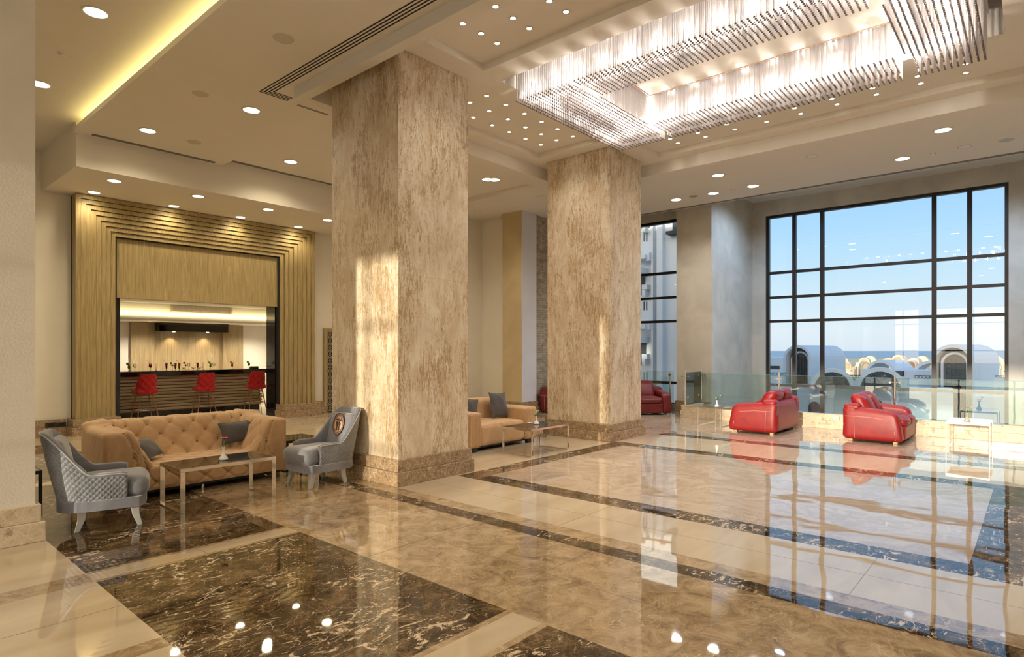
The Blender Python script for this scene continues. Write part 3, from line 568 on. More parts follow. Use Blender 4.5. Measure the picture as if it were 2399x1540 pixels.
# ------------------------------------------------------------------ chandelier
ch = empty('chandelier', (7.2, 2.75, 5.6), 0, 'huge rectangular crystal rod chandelier hanging from the ceiling recess', 'chandelier')
OX, OY, OZ = 7.2, 2.75, 5.6
ax0, ax1, ay0, ay1 = 5.92, 8.46, 0.43, 5.07; bx0, bx1, by0, by1 = 6.56, 7.84, 1.14, 4.22; ZB = 4.77; ZT = 5.28
rods = []
px_, py_ = 0.041, 0.060
nx = int(round((ax1 - ax0) / px_)); ny = int(round((ay1 - ay0) / py_))
for i in range(nx + 1):
    for j in range(ny + 1):
        x = ax0 + (ax1 - ax0) * i / nx; y = ay0 + (ay1 - ay0) * j / ny
        if bx0 + 0.01 < x < bx1 - 0.01 and by0 + 0.01 < y < by1 - 0.01: continue
        zone = 0
        if by1 - 0.03 < y < by1 + 0.05 or by0 - 0.05 < y < by0 + 0.03:
            if (x < bx0 or x > bx1): continue          # gap between the blocks of rods
        e = min(x - ax0, ax1 - x, y - ay0, ay1 - y)
        zb = ZB + (0.0 if e < 0.13 else 0.035)
        rods.append((x, y, zb))
rods.sort(key=lambda r: (r[0] * r[0] + r[1] * r[1]))
near = sorted(random.sample(range(0, 700), 100))
def rod_geo(b, x, y, zb, r=0.0105):
    n = 6; v = []
    for z in (zb, ZT):
        for k in range(n): a = 2 * PI * k / n; v.append((x + r * math.cos(a), y + r * math.sin(a), z))
    b.add(v, [(k, (k + 1) % n, n + (k + 1) % n, n + k) for k in range(n)], 0, True)
    rc = r * 1.05; v = [(x + rc * math.cos(2 * PI * k / n), y + rc * math.sin(2 * PI * k / n), z) for z in (zb - 0.006, zb + 0.004) for k in range(n)]
    b.add(v, [tuple(range(n - 1, -1, -1))] + [(k, (k + 1) % n, n + (k + 1) % n, n + k) for k in range(n)], 1)
protos = {}
rest = MB(); ns = set(near)
for i, (x, y, zb) in enumerate(rods):
    if i in ns:
        k = round(zb, 3)
        if k not in protos:
            b = MB(); rod_geo(b, 0, 0, zb - OZ + 0.0); b.v = [(a, c, d if d < -0.2 - 0 or d < 0 else d - OZ) for a, c, d in b.v]
            o = b.build('crystal_rod', ['rod_glass', 'rod_cap'], ch); protos[k] = o; o.location = (x - OX, y - OY, 0)
        else:
            o = protos[k].copy(); col.objects.link(o); o.parent = ch; o.location = (x - OX, y - OY, 0)
    else:
        rod_geo(rest, x - OX, y - OY, zb - OZ)
rest.v = [(a, c, d if d < 0.5 else d - OZ) for a, c, d in rest.v]
rest.build('crystal_rods', ['rod_glass', 'rod_cap'], ch, kind='stuff')
b = MB()
for x0, x1, y0, y1 in ((ax0 - .03, ax1 + .03, ay0 - .03, by0 + .02), (ax0 - .03, ax1 + .03, by1 - .02, ay1 + .03), (ax0 - .03, bx0 + .02, by0, by1), (bx1 - .02, ax1 + .03, by0, by1)):
    b.box(x0 - OX, x1 - OX, y0 - OY, y1 - OY, ZT - OZ, ZT + 0.03 - OZ)
b.build('mounting_plate', 'mirror_plate', ch)
bevel(MB().box(bx0 + .05 - OX, bx1 - .04 - OX, by0 + .05 - OY, by1 - .05 - OY, 5.20 - OZ, 5.60 - OZ).build('centre_panel', P_, ch), 0.004)
b = MB()
for x in (bx0 + .03, bx1 - .045): b.box(x - OX, x + .015 - OX, by0 - OY, by1 - OY, 5.19 - OZ, 5.215 - OZ)
for y in (by0 + .03, by1 - .045): b.box(bx0 - OX, bx1 - OX, y - OY, y + .015 - OY, 5.19 - OZ, 5.205 - OZ)
b.build('copper_edging', 'pale_copper', ch)
bulbs = []
for k in range(13):
    y = 0.7 + k * 0.345
    bulbs += [(6.07, y), (6.42, y + .1), (7.98, y + .1), (8.31, y)]
for k in range(5):
    x = 6.62 + k * 0.29; bulbs += [(x, 0.60), (x, 0.96), (x, 4.44), (x + .1, 4.88)]
pb = None
for i, (x, y) in enumerate(bulbs):
    if pb is None:
        pb = MB().lathe([(0, -0.03), (0.012, -0.026), (0.017, -0.012), (0.016, 0.0), (0.010, 0.014)], n=12).build('bulb', 'lamp_bulb', ch); o = pb
    else:
        o = pb.copy(); col.objects.link(o); o.parent = ch
    o.location = (x - OX, y - OY, 5.235 - OZ)
    light('bulb_glow', 'POINT', (x, y, 4.93 + 0.14 * (i % 2)), CHAND_W, (1.0, 0.90, 0.80), shadow_soft_size=0.05)

# ------------------------------------------------------------------ glass balustrade over the void
kb = empty('marble_kerb', (13.25, 0, 0), 0, 'low marble kerb carrying the long glass balustrade before the big window', 'kerb')
b = MB(); b.box(-0.09, 0.09, -6, 6.27, 0, 0.16); b.box(-0.07, 0.07, -6, 6.25, 0.16, 0.275); b.box(0.091, 0.93, 6.13, 6.262, 0, 0.274); bevel(b.build('body', 'plinth_pale', kb), 0.005)
bevel(MB().box(-0.085, 0.09, -6, 6.27, 0.275, 0.29).build('cap', 'plinth_pale', kb), 0.003)
bl = empty('glass_balustrade', (13.28, 0, 0.29), 0, 'long clear glass balustrade with chrome posts in front of the big window', 'balustrade')
for y0, y1 in ((-5.9, -1.95), (-1.85, 1.97), (2.07, 4.05), (4.15, 6.18)):
    MB().box(-0.005, 0.005, y0, y1, 0.02, 0.745).build('glass_panel', 'rail_glass', bl); MB().box(-0.0055, 0.0055, y0, y1, 0.745, 0.748).build('glass_edge', 'glass_edge', bl)
MB().box(0.03, 0.92, 6.195, 6.205, 0.02, 0.75).build('glass_panel', 'rail_glass', bl)
for (x, y) in ((0, -1.9), (0, 2.02), (0, 4.10), (0.0, 6.20), (0.92, 6.2)):
    po = MB().tube([(x, y, 0), (x, y, 0.80)], 0.019, 12).build('post', 'chrome', bl)
    for z in (0.18, 0.66):
        c = MB(); dx, dy = (0, 0.075)
        c.tube([(x, y - dy, z), (x, y + dy, z)], 0.007, 8)
        for s in (-1, 1): c.tube([(x - 0.018, y + s * dy, z), (x + 0.014, y + s * dy, z)], 0.019, 12)
        c.build('clamp', 'chrome', po)
b2 = empty('glass_balustrade', (14.3, 8.2, 0.0), 0, 'short glass balustrade behind the shaded red armchair at the narrow window', 'balustrade')
MB().box(-0.005, 0.005, -1.22, 1.2, 0.05, 1.03).build('glass_panel', 'rail_glass', b2)
MB().tube([(0, -1.12, 0), (0, -1.12, 1.0)], 0.02, 12).build('post', 'steel', b2)
MB().tube([(-0.05, -1.16, 0.93), (0.03, -1.06, 0.93)], 0.018, 12).build('clamp', 'chrome', b2)
def socket(x, y, z, face, label, dark=False, w=0.075):
    o = empty('power_socket', (x, y, z), {'-y': 0, '-x': R(-90)}[face], label, 'power socket')
    bevel(MB().box(-w, w, -0.012, 0, -0.04, 0.04).build('plate', 'black_matt' if dark else 'white_plastic', o), 0.003)
    MB().box(-w * .5, w * .5, -0.014, -0.011, -0.024, 0.024).build('socket_insert', 'slot_dark' if dark else 'grille_grey', o)
socket(*at_y(118, 996, 13.45), '-y', 'left of the two dark power sockets in the marble baseboard', True); socket(*at_y(143, 995, 13.45), '-y', 'right of the two dark power sockets in the marble baseboard', True)
socket(13.158, 2.98, 0.215, '-x', 'white socket in the marble kerb between the red sofas', w=0.05); socket(13.158, 1.02, 0.17, '-x', 'white socket in the marble kerb behind the white table', w=0.05); socket(13.158, 5.0, 0.215, '-x', 'socket in the marble kerb behind the left glass table', w=0.05)

# ------------------------------------------------------------------ latticed doorway at the right of the portal
dr = empty('lattice_door', (8.74, 13.36, 0), 0, 'dark lattice door in an olive wood frame, half behind the big column', 'door')
b = MB(); b.box(-0.50, -0.41, -0.02, 0.05, 0, 2.11); b.box(0.41, 0.50, -0.02, 0.05, 0, 2.11); b.box(-0.41, 0.41, -0.018, 0.048, 2.02, 2.11); b.build('frame', 'portal_wood', dr)
MB().box(-0.41, 0.41, 0.03, 0.05, 0, 2.02).build('dark_panel', 'ext_glassdark', dr)
b = MB()
for i in range(5):
    for j in range(12):
        cx_, cz_ = -0.33 + i * 0.165, 0.12 + j * 0.168 + (0.08 if i % 2 else 0)
        b.tube([(cx_ + 0.085 * math.cos(k * PI / 3), 0, cz_ + 0.085 * math.sin(k * PI / 3)) for k in range(6)], 0.011, 4, closed=True)
        for k in range(3): b.tube([(cx_ + 0.085 * math.cos(k * PI / 3), 0, cz_ + 0.085 * math.sin(k * PI / 3)), (cx_ - 0.085 * math.cos(k * PI / 3), 0, cz_ - 0.085 * math.sin(k * PI / 3))], 0.008, 4)
b.build('lattice', 'panel_wood', dr)

# ------------------------------------------------------------------ upholstery helpers
def smooth(t): t = max(0.0, min(1.0, t)); return t * t * (3 - 2 * t)
def drape(hx, hy, ztop, zb, r=0.05, step=0.02, disp=None, rc=0.0, uo=None, vo=None):
    """A soft skin over a block: top height ztop(x, y), sides running down to zb; disp(u, v) pushes along the normal."""
    def axis(h):
        ext = 0.9; L = []
        k = int((h + ext) / step)
        return [(-h - ext) + 2 * (h + ext) * i / (2 * k) for i in range(2 * k + 1)]
    top_c = ztop(0, 0)
    def pos(a, b):
        x = max(-hx, min(hx, a)); y = max(-hy, min(hy, b)); ex, ey = max(0, abs(a) - hx), max(0, abs(b) - hy); e = max(ex, ey)
        zt = ztop(x, y); H = zt - zb; full = r * PI / 2 + (H - r)
        e = min(e * (full / 0.9), full) if e > 0 else 0
        if e < r * PI / 2: w = e / r; out, dz = r * math.sin(w), r * (1 - math.cos(w))
        else: out, dz = r, r + (e - r * PI / 2)
        k = (1 - r / hx, 1 - r / hy); X, Y = x * k[0], y * k[1]
        if rc > 0 and Y > 0:
            dx, dy = abs(X) - (hx - r - rc), Y - (hy - r - rc)
            if dx > 0 and dy > 0:
                L = math.hypot(dx, dy); mval = max(dx, dy); X = math.copysign(hx - r - rc + dx / L * mval, X); Y = hy - r - rc + dy / L * mval
        # direction outwards
        ox = (1 if a > 0 else -1) if abs(a) >= hx else 0; oy = (1 if b > 0 else -1) if abs(b) >= hy else 0
        if e > 0 and ox and oy: q = math.hypot(ex, ey) or 1; ox, oy = ex / q * ox, ey / q * oy
        return Vector((X + ox * out, Y + oy * out, zt - dz))
    us, vs_ = axis(hx), axis(hy)
    P = [[pos(a, b) for b in vs_] for a in us]; pts = []
    nu, nv = len(us), len(vs_)
    for i in range(nu):
        for j in range(nv):
            if disp:
                d1 = P[min(i + 1, nu - 1)][j] - P[max(i - 1, 0)][j]; d2 = P[i][min(j + 1, nv - 1)] - P[i][max(j - 1, 0)]
                nrm = d1.cross(d2)
                if nrm.length > 1e-9: nrm.normalize()
                pts.append(P[i][j] + nrm * disp(us[i] if not uo else uo(us[i]), vs_[j] if not vo else vo(vs_[j]), P[i][j]))
            else: pts.append(P[i][j])
    b = MB(); b.grid(pts, nu, nv); return b, pts, us, vs_
def pillow(name, mat, w, h, t, loc, rot, label, group=None, piped=True):
    n = 22; b = MB()
    def half(s):
        pts = []
        for i in range(n + 1):
            for j in range(n + 1):
                u, v = 2 * i / n - 1, 2 * j / n - 1
                e = max(0, (1 - u * u)) ** 0.55 * max(0, (1 - v * v)) ** 0.55
                x = u * w / 2 * (1 - 0.10 * (1 - v * v)); z = v * h / 2 * (1 - 0.10 * (1 - u * u))
                pts.append((x, s * t / 2 * e * (1 + 0.05 * math.sin(5 * u + 3 * v)), z))
        b.grid(pts, n + 1, n + 1, 0, True, flip=(s > 0))
    half(1); half(-1)
    o = b.build(name, mat); o.location = loc; o.rotation_euler = rot; tag(o, label, 'cushion', group)
    if piped:
        ring = [(x * w / 2 * (1 - 0.10 * (1 - z * z)), 0, z * h / 2 * (1 - 0.10 * (1 - x * x))) for x, z in [(k / 8 - 1, -1) for k in range(16)] + [(1, k / 8 - 1) for k in range(16)] + [(1 - k / 8, 1) for k in range(16)] + [(-1, 1 - k / 8) for k in range(16)]]
        MB().tube(ring, 0.005, 6, closed=True).build('piping', mat, o)
    return o

# ------------------------------------------------------------------ grey quilted armchairs
def armchair(loc, rz, label, emblem):
    c = empty('armchair', loc, rz, label, 'armchair', None)
    hw, xf, xb, rc = 0.295, 0.26, -0.26, 0.20
    path = [(xf, hw), (0.16, hw + 0.006), (0.06, hw + 0.01), (-0.03, hw + 0.006)]
    for k in range(0, 9):
        a = PI / 2 + k / 8 * PI / 2; path.append((xb + rc + rc * math.cos(a), hw - rc + rc * math.sin(a)))
    path.append((xb, 0.0)); path = path[:-1] + [(xb - 0.008, 0.05)] ; path = path + [(x, -y) for x, y in reversed(path)]
    # resample smoothly
    L = [0.0]
    for i in range(1, len(path)): L.append(L[-1] + math.dist(path[i], path[i - 1]))
    def at(s):
        for i in range(1, len(path)):
            if s <= L[i] + 1e-9:
                t = (s - L[i - 1]) / max(1e-9, L[i] - L[i - 1]); return (path[i - 1][0] + (path[i][0] - path[i - 1][0]) * t, path[i - 1][1] + (path[i][1] - path[i - 1][1]) * t)
        return path[-1]
    N = 84; th_ = 0.062; nv = 22
    def top(x): return 0.475 + 0.02 * smooth((0.30 - x) / 0.1) + 0.365 * smooth((0.02 - x) / 0.27)
    def lean(x, z): return -0.118 * max(0, (z - 0.22) / 0.64) ** 1.1 * smooth((0.12 - x) / 0.36)
    verts = []; uvs = []; crest = []
    for i in range(N + 1):
        s = L[-1] * i / N; x, y = at(s); x1, y1 = at(min(L[-1], s + 0.01)); x0, y0 = at(max(0, s - 0.01)); tx, ty = x1 - x0, y1 - y0; q = math.hypot(tx, ty); nx_, ny_ = -ty / q, tx / q
        nx_, ny_ = -nx_, -ny_                       # outwards
        H = top(x); r = th_ / 2
        for j in range(nv):
            if j < 14: z = 0.262 + (H - r - 0.262) * j / 13; off = 0.0 - 0.012 * (1 - j / 13); bulge = 0.008 * math.sin(PI * j / 13); off += bulge
            elif j < 19: a = (j - 13) / 6 * PI; z = H - r + r * math.sin(a); off = -r + r * math.cos(a)
            else: z = H - r - (H - r - 0.30) * (j - 18) / 3; off = -th_
            verts.append((x + nx_ * off + lean(x, z), y + ny_ * off, z)); uvs.append((s, z - 0.26))
            if j == 14: crest.append(Vector(verts[-1]) + Vector((nx_ * 0.004, ny_ * 0.004, 0.0)))
    b = MB()
    for i in range(N):
        for j in range(nv - 1):
            k = i * nv + j; xm = at(L[-1] * (i + 0.5) / N)[0]
            quilt = j < 13 and xm > -0.235
            b.add([verts[k], verts[k + nv], verts[k + nv + 1], verts[k + 1]], [(0, 1, 2, 3)], 0 if quilt else 1, True, [uvs[k], uvs[k + nv], uvs[k + nv + 1], uvs[k + 1]])
    for e in (0, N): ring = [verts[e * nv + j] for j in range(nv)]; b.add(ring, [tuple(range(nv)) if e == 0 else tuple(reversed(range(nv)))], 1)
    o = b.build('arm_and_back_shell', ['quilt_velvet', 'grey_velvet'], c)
    bm = bmesh.new(); bm.from_mesh(o.data); bmesh.ops.remove_doubles(bm, verts=bm.verts, dist=0.0001); bmesh.ops.recalc_face_normals(bm, faces=bm.faces); bm.to_mesh(o.data); bm.free()
    MB().tube(crest, 0.0055, 6).build('piping', 'piping', c)
    def bk(o_, p): z = o_[2] + 0.55; return (o_[0] + lean(-0.2, z) + 0.02, o_[1] * (1 - 0.16 * smooth((z - 0.62) / 0.26)), o_[2])
    MB().rbox((-0.175, 0, 0.53), (0.10, 0.50, 0.53), 0.05, 10, (0.015, 0, 0), bk).build('inner_back', 'grey_velvet', c)
    def st(o_, p): return (o_[0] + (0.03 * (1 - (o_[1] / 0.3) ** 2) if p[0] > 0 else 0), o_[1] * (1.0 if o_[0] < 0.10 else 1 + 0.16 * smooth((o_[0] - 0.10) / 0.08)), o_[2])
    MB().rbox((0.125, 0, 0.345), (0.56, 0.49, 0.17), 0.062, 12, (0.0, 0, 0.025), st).build('seat_cushion', 'grey_velvet', c)
    MB().tube([(0.07, -0.02 + 0, 0.440), (0.28, -0.02, 0.437), (0.385, -0.02, 0.415), (0.425, -0.02, 0.36), (0.415, -0.02, 0.29)], 0.003, 6).build('seat_seam', 'piping', c)
    sk = [at(L[-1] * i / 40) for i in range(41)]; front = [(0.36, -0.29), (0.405, -0.2), (0.415, 0), (0.405, 0.2), (0.36, 0.29)]
    bevel(MB().prism([(x * 0.99, y * 0.99) for x, y in sk + front], 0.175, 0.262, 0, 'z').build('base_skirt', 'grey_velvet', c), 0.012, 3)
    for sx, sy in ((1, 1), (1, -1), (-1, 1), (-1, -1)):
        b = MB(); top_ = (0.315 if sx > 0 else -0.065, sy * 0.215); bot = (top_[0] + sx * 0.04, top_[1] + sy * 0.02); v = []
        for (px, py), z, w in ((top_, 0.185, 0.034), ((top_[0] + sx * .008, top_[1] + sy * .006), 0.10, 0.028), (bot, 0.0, 0.019)): v += [(px - w, py - w, z), (px + w, py - w, z), (px + w, py + w, z), (px - w, py + w, z)]
        b.add(v, [(0, 1, 2, 3), (11, 10, 9, 8)] + [(a + k, a + 4 + k, a + 4 + (k + 1) % 4, a + (k + 1) % 4) for a in (0, 4) for k in range(4)]); bevel(b.build('leg', 'leg_paint', c), 0.004)
    if emblem:
        e = empty('emblem_anchor')
        bpy.data.objects.remove(e)
        zc = 0.665; an = math.atan2(0.105, 0.64) + 0.02; b = MB()
        xc = -0.175 + 0.05 + 0.018 + lean(-0.2, zc) + 0.02
        def q(u, v, d=0.0): return (xc - (v * math.sin(an)) + d * math.cos(an), u, zc + v * math.cos(an) + d * math.sin(an))     # u to the chair's left, v up
        b.add([q(0, 0, 0.004)] + [q(0.108 * math.cos(2 * PI * k / 40), 0.125 * math.sin(2 * PI * k / 40), 0.002) for k in range(40)], [(0, 1 + (k + 1) % 40, 1 + k) for k in range(40)])
        em = b.build('emblem_disc', 'pale_copper', c)
        for rr_, w in ((0.107, 0.005), (0.086, 0.003)): MB().tube([q(rr_ * math.cos(2 * PI * k / 48), rr_ * 1.2 * math.sin(2 * PI * k / 48), 0.004) for k in range(48)], w, 5, closed=True).build('emblem_ring', 'dark_bronze', em)
        b = MB()
        for k in range(40):
            a = 2 * PI * k / 40; b.tube([q(0.093 * math.cos(a), 0.112 * math.sin(a), 0.003), q(0.098 * math.cos(a), 0.118 * math.sin(a), 0.006)], 0.0026, 5)
        b.build('emblem_dots', 'dark_bronze', em)
        b = MB()
        for st_, w in (([(-0.055, 0.052), (-0.02, 0.060), (0.012, 0.055)], 0.006), ([(-0.014, 0.056), (-0.016, 0.01), (-0.02, -0.05), (-0.024, -0.07)], 0.0065), ([(-0.045, -0.072), (-0.005, -0.070)], 0.004), ([(-0.04, 0.03), (-0.02, -0.04), (0.015, 0.02), (0.062, 0.082)], 0.0045),
                       ([(0.028, 0.045), (0.026, -0.01), (0.024, -0.065)], 0.0065), ([(0.018, 0.045), (0.05, 0.046), (0.070, 0.040)], 0.0055), ([(0.027, 0.0), (0.05, 0.002)], 0.005), ([(0.008, -0.066), (0.042, -0.066)], 0.004)):
            b.tube([q(u, v, 0.006) for u, v in st_], w, 5)
        b.build('emblem_letters', 'dark_bronze', em)
    return c
armchair((1.615, 6.37, 0), R(-17), 'grey quilted velvet armchair beside the off-white column, seen from its back', False)
armchair((3.96, 6.365, 0), R(180), 'grey quilted velvet armchair with round copper emblem in front of the big gold column', True)

# ------------------------------------------------------------------ tufted tan sofa
HXS, HYS = 0.975, 0.48
sf = empty('tufted_sofa', (2.845, 7.50, 0), 0, 'long tan velvet sofa with deep button tufting and two grey cushions', 'sofa')
def sofa_top(x, y):
    seat = 0.345 - 0.03 * smooth((y + 0.1) / 0.4)
    back = 0.345 + 0.41 * smooth((y + 0.02) / 0.30)
    arm = 0.345 + 0.375 * smooth((abs(x) - 0.54) / 0.27) * smooth((0.75 + (-y)) / 0.1 if y < 0 else 1)
    return max(seat, back, arm, 0) + 0.02 * math.exp(-((back - arm) / 0.08) ** 2) * (1 if min(back, arm) > 0.4 else 0)
acc = [0.0]; prev = sofa_top(0, -HYS)
for i in range(1, 201): y = -HYS + 2 * HYS * i / 200; z = sofa_top(0, y); acc.append(acc[-1] + math.hypot(2 * HYS / 200, z - prev)); prev = z
def vlen(v):
    if v < -HYS: return (v + HYS) * 0.42
    if v > HYS: return acc[-1] + (v - HYS)
    return acc[min(200, int((v + HYS) / (2 * HYS) * 200))]
accx = [0.0]; prev = sofa_top(0, -0.3)
for i in range(1, 201): x = HXS * i / 200; z = sofa_top(x, -0.3); accx.append(accx[-1] + math.hypot(HXS / 200, z - prev)); prev = z
def ulen(u):
    a = abs(u); q = accx[-1] + (a - HXS) * 0.7 if a > HXS else accx[min(200, int(a / HXS * 200))]
    return math.copysign(q, u)
TA = 0.262
def tuft(u, v, p):
    a, q = u / TA, (v + 0.02) / TA; d1 = abs((a + q) - round(a + q)); d2 = abs((a - q) - round(a - q)); m = min(d1, d2); bd = math.hypot(d1, d2)
    k = 1.0 if p[2] > 0.12 else max(0, (p[2] - 0.06) / 0.06)
    k *= 1 - 0.85 * smooth((abs(p[0]) - 0.74) / 0.12)
    return k * (0.018 - 0.024 * math.exp(-m / 0.038) - 0.034 * math.exp(-bd / 0.10))
b, pts, us, vv_ = drape(HXS, HYS, sofa_top, 0.085, 0.05, 0.0155, tuft, 0.14, ulen, vlen)
b.build('upholstery', 'tan_velvet', sf)
bt = None; nvv = len(vv_)
cand = {}
for i, a in enumerate(us):
    U = ulen(a) / TA
    for j in range(nvv):
        Q = (vlen(vv_[j]) + 0.02) / TA; s1, s2 = U + Q, U - Q; e = abs(s1 - round(s1)) + abs(s2 - round(s2))
        if e < 0.13:
            k = (round(s1), round(s2)); p = pts[i * nvv + j]
            if p[2] > 0.15 and p[1] < 0.40 and abs(p[0]) < 0.84 and (k not in cand or e < cand[k][0]): cand[k] = (e, p)
for k, (e, p) in list(cand.items())[:98]:
    if bt is None: bt = MB().rbox((0, 0, 0), (0.026, 0.026, 0.026), 0.013, 4).build('button', 'tan_button', sf); o = bt
    else: o = bt.copy(); col.objects.link(o); o.parent = sf
    nrm = Vector((0, -0.7, 0.7)) if abs(p[0]) < 0.7 else Vector((-math.copysign(0.6, p[0]), -0.5, 0.6)); o.location = p + nrm * 0.009
MB().box(-0.91, 0.91, -0.42, 0.42, 0.045, 0.10).build('base_frame', 'black_matt', sf)
for sx in (-0.84, 0, 0.84):
    for sy in (-0.40, 0.38): MB().tube([(sx, sy, 0), (sx, sy, 0.05)], 0.022, 12).build('foot', 'chrome', sf)
pillow('cushion', 'cushion_grey', 0.46, 0.27, 0.15, (3.42, 7.44, 0.55), (R(-22), R(-4), R(-6)), 'rectangular dark grey cushion at the right end of the tufted sofa')
pillow('cushion', 'cushion_grey', 0.42, 0.27, 0.16, (2.34, 7.30, 0.49), (R(-48), R(0), R(52)), 'dark grey cushion lying against the left arm of the tufted sofa')

# ------------------------------------------------------------------ channelled tan loveseat
s2 = empty('channel_sofa', (7.21, 6.85, 0), 0, 'tan velvet loveseat with channelled arms between the two gold columns', 'sofa')
def ribs(face, half):
    def fn(o, p):
        x, y, z = o
        if p[1] == -1 or p[2] == 1: g = 0.016 * abs(math.sin(x / 0.042 * PI)) ** 0.7 - 0.012
        else: g = 0
        return (x, y - (g if p[1] == -1 else 0), z + (g if p[2] == 1 and face == 'all' else 0))
    return fn
for sx in (-1, 1): MB().rbox((sx * 0.675, -0.005, 0.335), (0.285, 0.86, 0.53), 0.04, 64, (0, 0, 0.01), ribs('front', 0)).build('arm', 'tan_velvet', s2)
def chan(o, p): return (o[0], o[1], o[2] + (0.02 * (1 - (o[0] / 0.55) ** 2) if p[2] == 1 else 0))
def rib(o, p):
    x, y, z = o; g = 0.014 * (abs(math.sin(x / 0.042 * PI)) ** 0.7 - 0.9)
    return (x, y - g if p[1] == -1 else y, z + g if p[2] == 1 else z)
MB().rbox((0, -0.04, 0.235), (1.06, 0.74, 0.33), 0.06, 14, (0, 0, 0), chan).build('seat', 'tan_velvet', s2)
MB().rbox((0.02, -0.045, 0.245), (0.25, 0.745, 0.345), 0.06, 56, (0, 0, 0), rib).build('seat_channel', 'tan_velvet', s2)
def bk2(o, p): return (o[0], o[1], o[2] + 0.015 * (1 - (o[0] / 0.55) ** 2))
MB().rbox((0, 0.33, 0.43), (1.10, 0.24, 0.62), 0.085, 14, (0, 0.02, 0), bk2).build('backrest', 'tan_velvet', s2)
MB().rbox((0.0, 0.315, 0.442), (0.42, 0.25, 0.625), 0.085, 64, (0, 0.02, 0), rib).build('back_channel', 'tan_velvet', s2)
MB().box(-0.76, 0.76, -0.36, 0.40, 0.045, 0.09).build('base_frame', 'black_matt', s2)
for sx in (-1, 1):
    for sy in (-0.37, 0.37): bevel(MB().box(sx * 0.68 - 0.08, sx * 0.68 + 0.08, sy - 0.03, sy + 0.03, 0, 0.075).build('foot', 'black_matt', s2), 0.004)
pillow('cushion', 'cushion_grey', 0.45, 0.43, 0.15, (7.57, 6.88, 0.63), (R(-14), R(3), R(4)), 'square dark grey cushion on the channelled tan loveseat')
pillow('cushion', 'cushion_grey', 0.38, 0.38, 0.14, (6.86, 6.90, 0.60), (R(-14), R(10), R(-12)), 'dark grey cushion mostly hidden behind the big gold column')

# ------------------------------------------------------------------ red leather seats
def red_seat(loc, rz, w, seats, mat, label, seam='stitch', d=0.88):
    c = empty('leather_' + ('sofa' if seats > 1 else 'armchair'), loc, rz, label, 'sofa' if seats > 1 else 'armchair'); aw = 0.235; hw = w / 2
    # faces -y
    def armf(sx):
        def fn(o, p):
            x, y, z = o; u = (y + d / 2) / d                       # 0 front .. 1 back
            zz = (z + 0.235) / 0.47
            topz = z + (0.025 + 0.05 * smooth(u * 1.15) - 0.03 * smooth((0.16 - u) / 0.16)) * max(0, zz) ** 1.5
            zz = max(0.0, zz); y2 = y + (0.075 * (zz ** 1.6) * smooth((0.35 - u) / 0.35)) - 0.015 * (1 - zz) * smooth((u - .6) / .4)
            x2 = x - sx * 0.015 * max(0, zz - 0.4) + sx * 0.008 * math.sin(PI * min(1, max(0, zz)))
            return (x2, y2, topz)
        return fn
    for sx in (-1, 1):
        ar = MB().rbox((sx * (hw - aw / 2), 0, 0.275), (aw, d, 0.47), 0.055, 14, (0.006, 0, 0.006), armf(sx)).build('arm', mat, c)
        X = sx * (hw + 0.009)
        MB().tube([(X - sx * .008, 0.40, 0.43), (X - sx * .004, 0.05, 0.43), (X - sx * 0.006, -0.22, 0.40), (X - sx * .02, -0.33, 0.33), (X - sx * 0.05, -0.375, 0.44)], 0.0035, 5).build('seam', seam, ar)
        MB().tube([(X + sx * .001, 0.26, 0.43), (X + sx * 0.004, 0.255, 0.25), (X, 0.25, 0.07)], 0.003, 5).build('seam', seam, ar)
        MB().tube([(X - sx * .012, -0.30, 0.35), (X - sx * 0.0, -0.33, 0.2), (X - sx * .01, -0.35, 0.07)], 0.003, 5).build('seam', seam, ar)
    def bkf(o, p): x, y, z = o; return (x, y - 0.035 * (z + 0.27) / 0.54, z)
    MB().rbox((0, d / 2 - 0.09, 0.33), (w - 0.02, 0.20, 0.56), 0.06, 12, (0, 0.012, 0), bkf).build('back_panel', mat, c)
    MB().rbox((0, -0.10, 0.165), (w - 2 * aw + 0.04, d - 0.18, 0.25), 0.05, 8).build('base', mat, c)
    sw = (w - 2 * aw) / seats
    for k in range(seats):
        cx_ = -hw + aw + sw * (k + 0.5)
        sc_ = MB().rbox((cx_, -0.135, 0.345), (sw - 0.004, 0.64, 0.15), 0.06, 12, (0, 0.03, 0.03)).build('seat_cushion', mat, c)
        MB().tube([(cx_ - sw * .42, -0.448, 0.385), (cx_, -0.472, 0.392), (cx_ + sw * .42, -0.448, 0.385)], 0.003, 5).build('seam', seam, sc_)
        def cf(o, p): x, y, z = o; return (x, y + 0.40 * (z + 0.22) - 0.02, z)
        bcx = MB().rbox((cx_, 0.13, 0.58), (sw * (1.06 if seats > 1 else 1.0), 0.21, 0.42), 0.085, 12, (0, 0.045, 0.015), cf).build('back_cushion', mat, c)
        for s in (-1, 1): MB().tube([(cx_ + s * sw * 0.40, 0.13 - 0.135 + 0.40 * (z + 0.22) , 0.58 + z) for z in (-0.1, 0.0, 0.1, 0.165)] + [(cx_ + s * sw * 0.40, 0.30, 0.795)], 0.0032, 5).build('seam', seam, bcx)
    for sx in (-1, 1): MB().rbox((sx * (hw - aw * 0.62), d / 2 - 0.14, 0.58), (aw * 1.15, 0.25, 0.12), 0.055, 8, (0.0, 0, 0.01)).build('shoulder_roll', mat, c)
    for sx in (-1, 1):
        for sy in (-1, 1): bevel(MB().box(sx * (hw - 0.13) - 0.04, sx * (hw - 0.13) + 0.04, sy * (d / 2 - 0.11) - 0.03, sy * (d / 2 - 0.11) + 0.03, 0, 0.055).build('foot', 'oak', c), 0.004)
    return c
red_seat((12.20, 4.03, 0), R(180), 1.50, 2, 'red_leather', 'bright red leather loveseat turned away, showing its back, beside the left glass table')
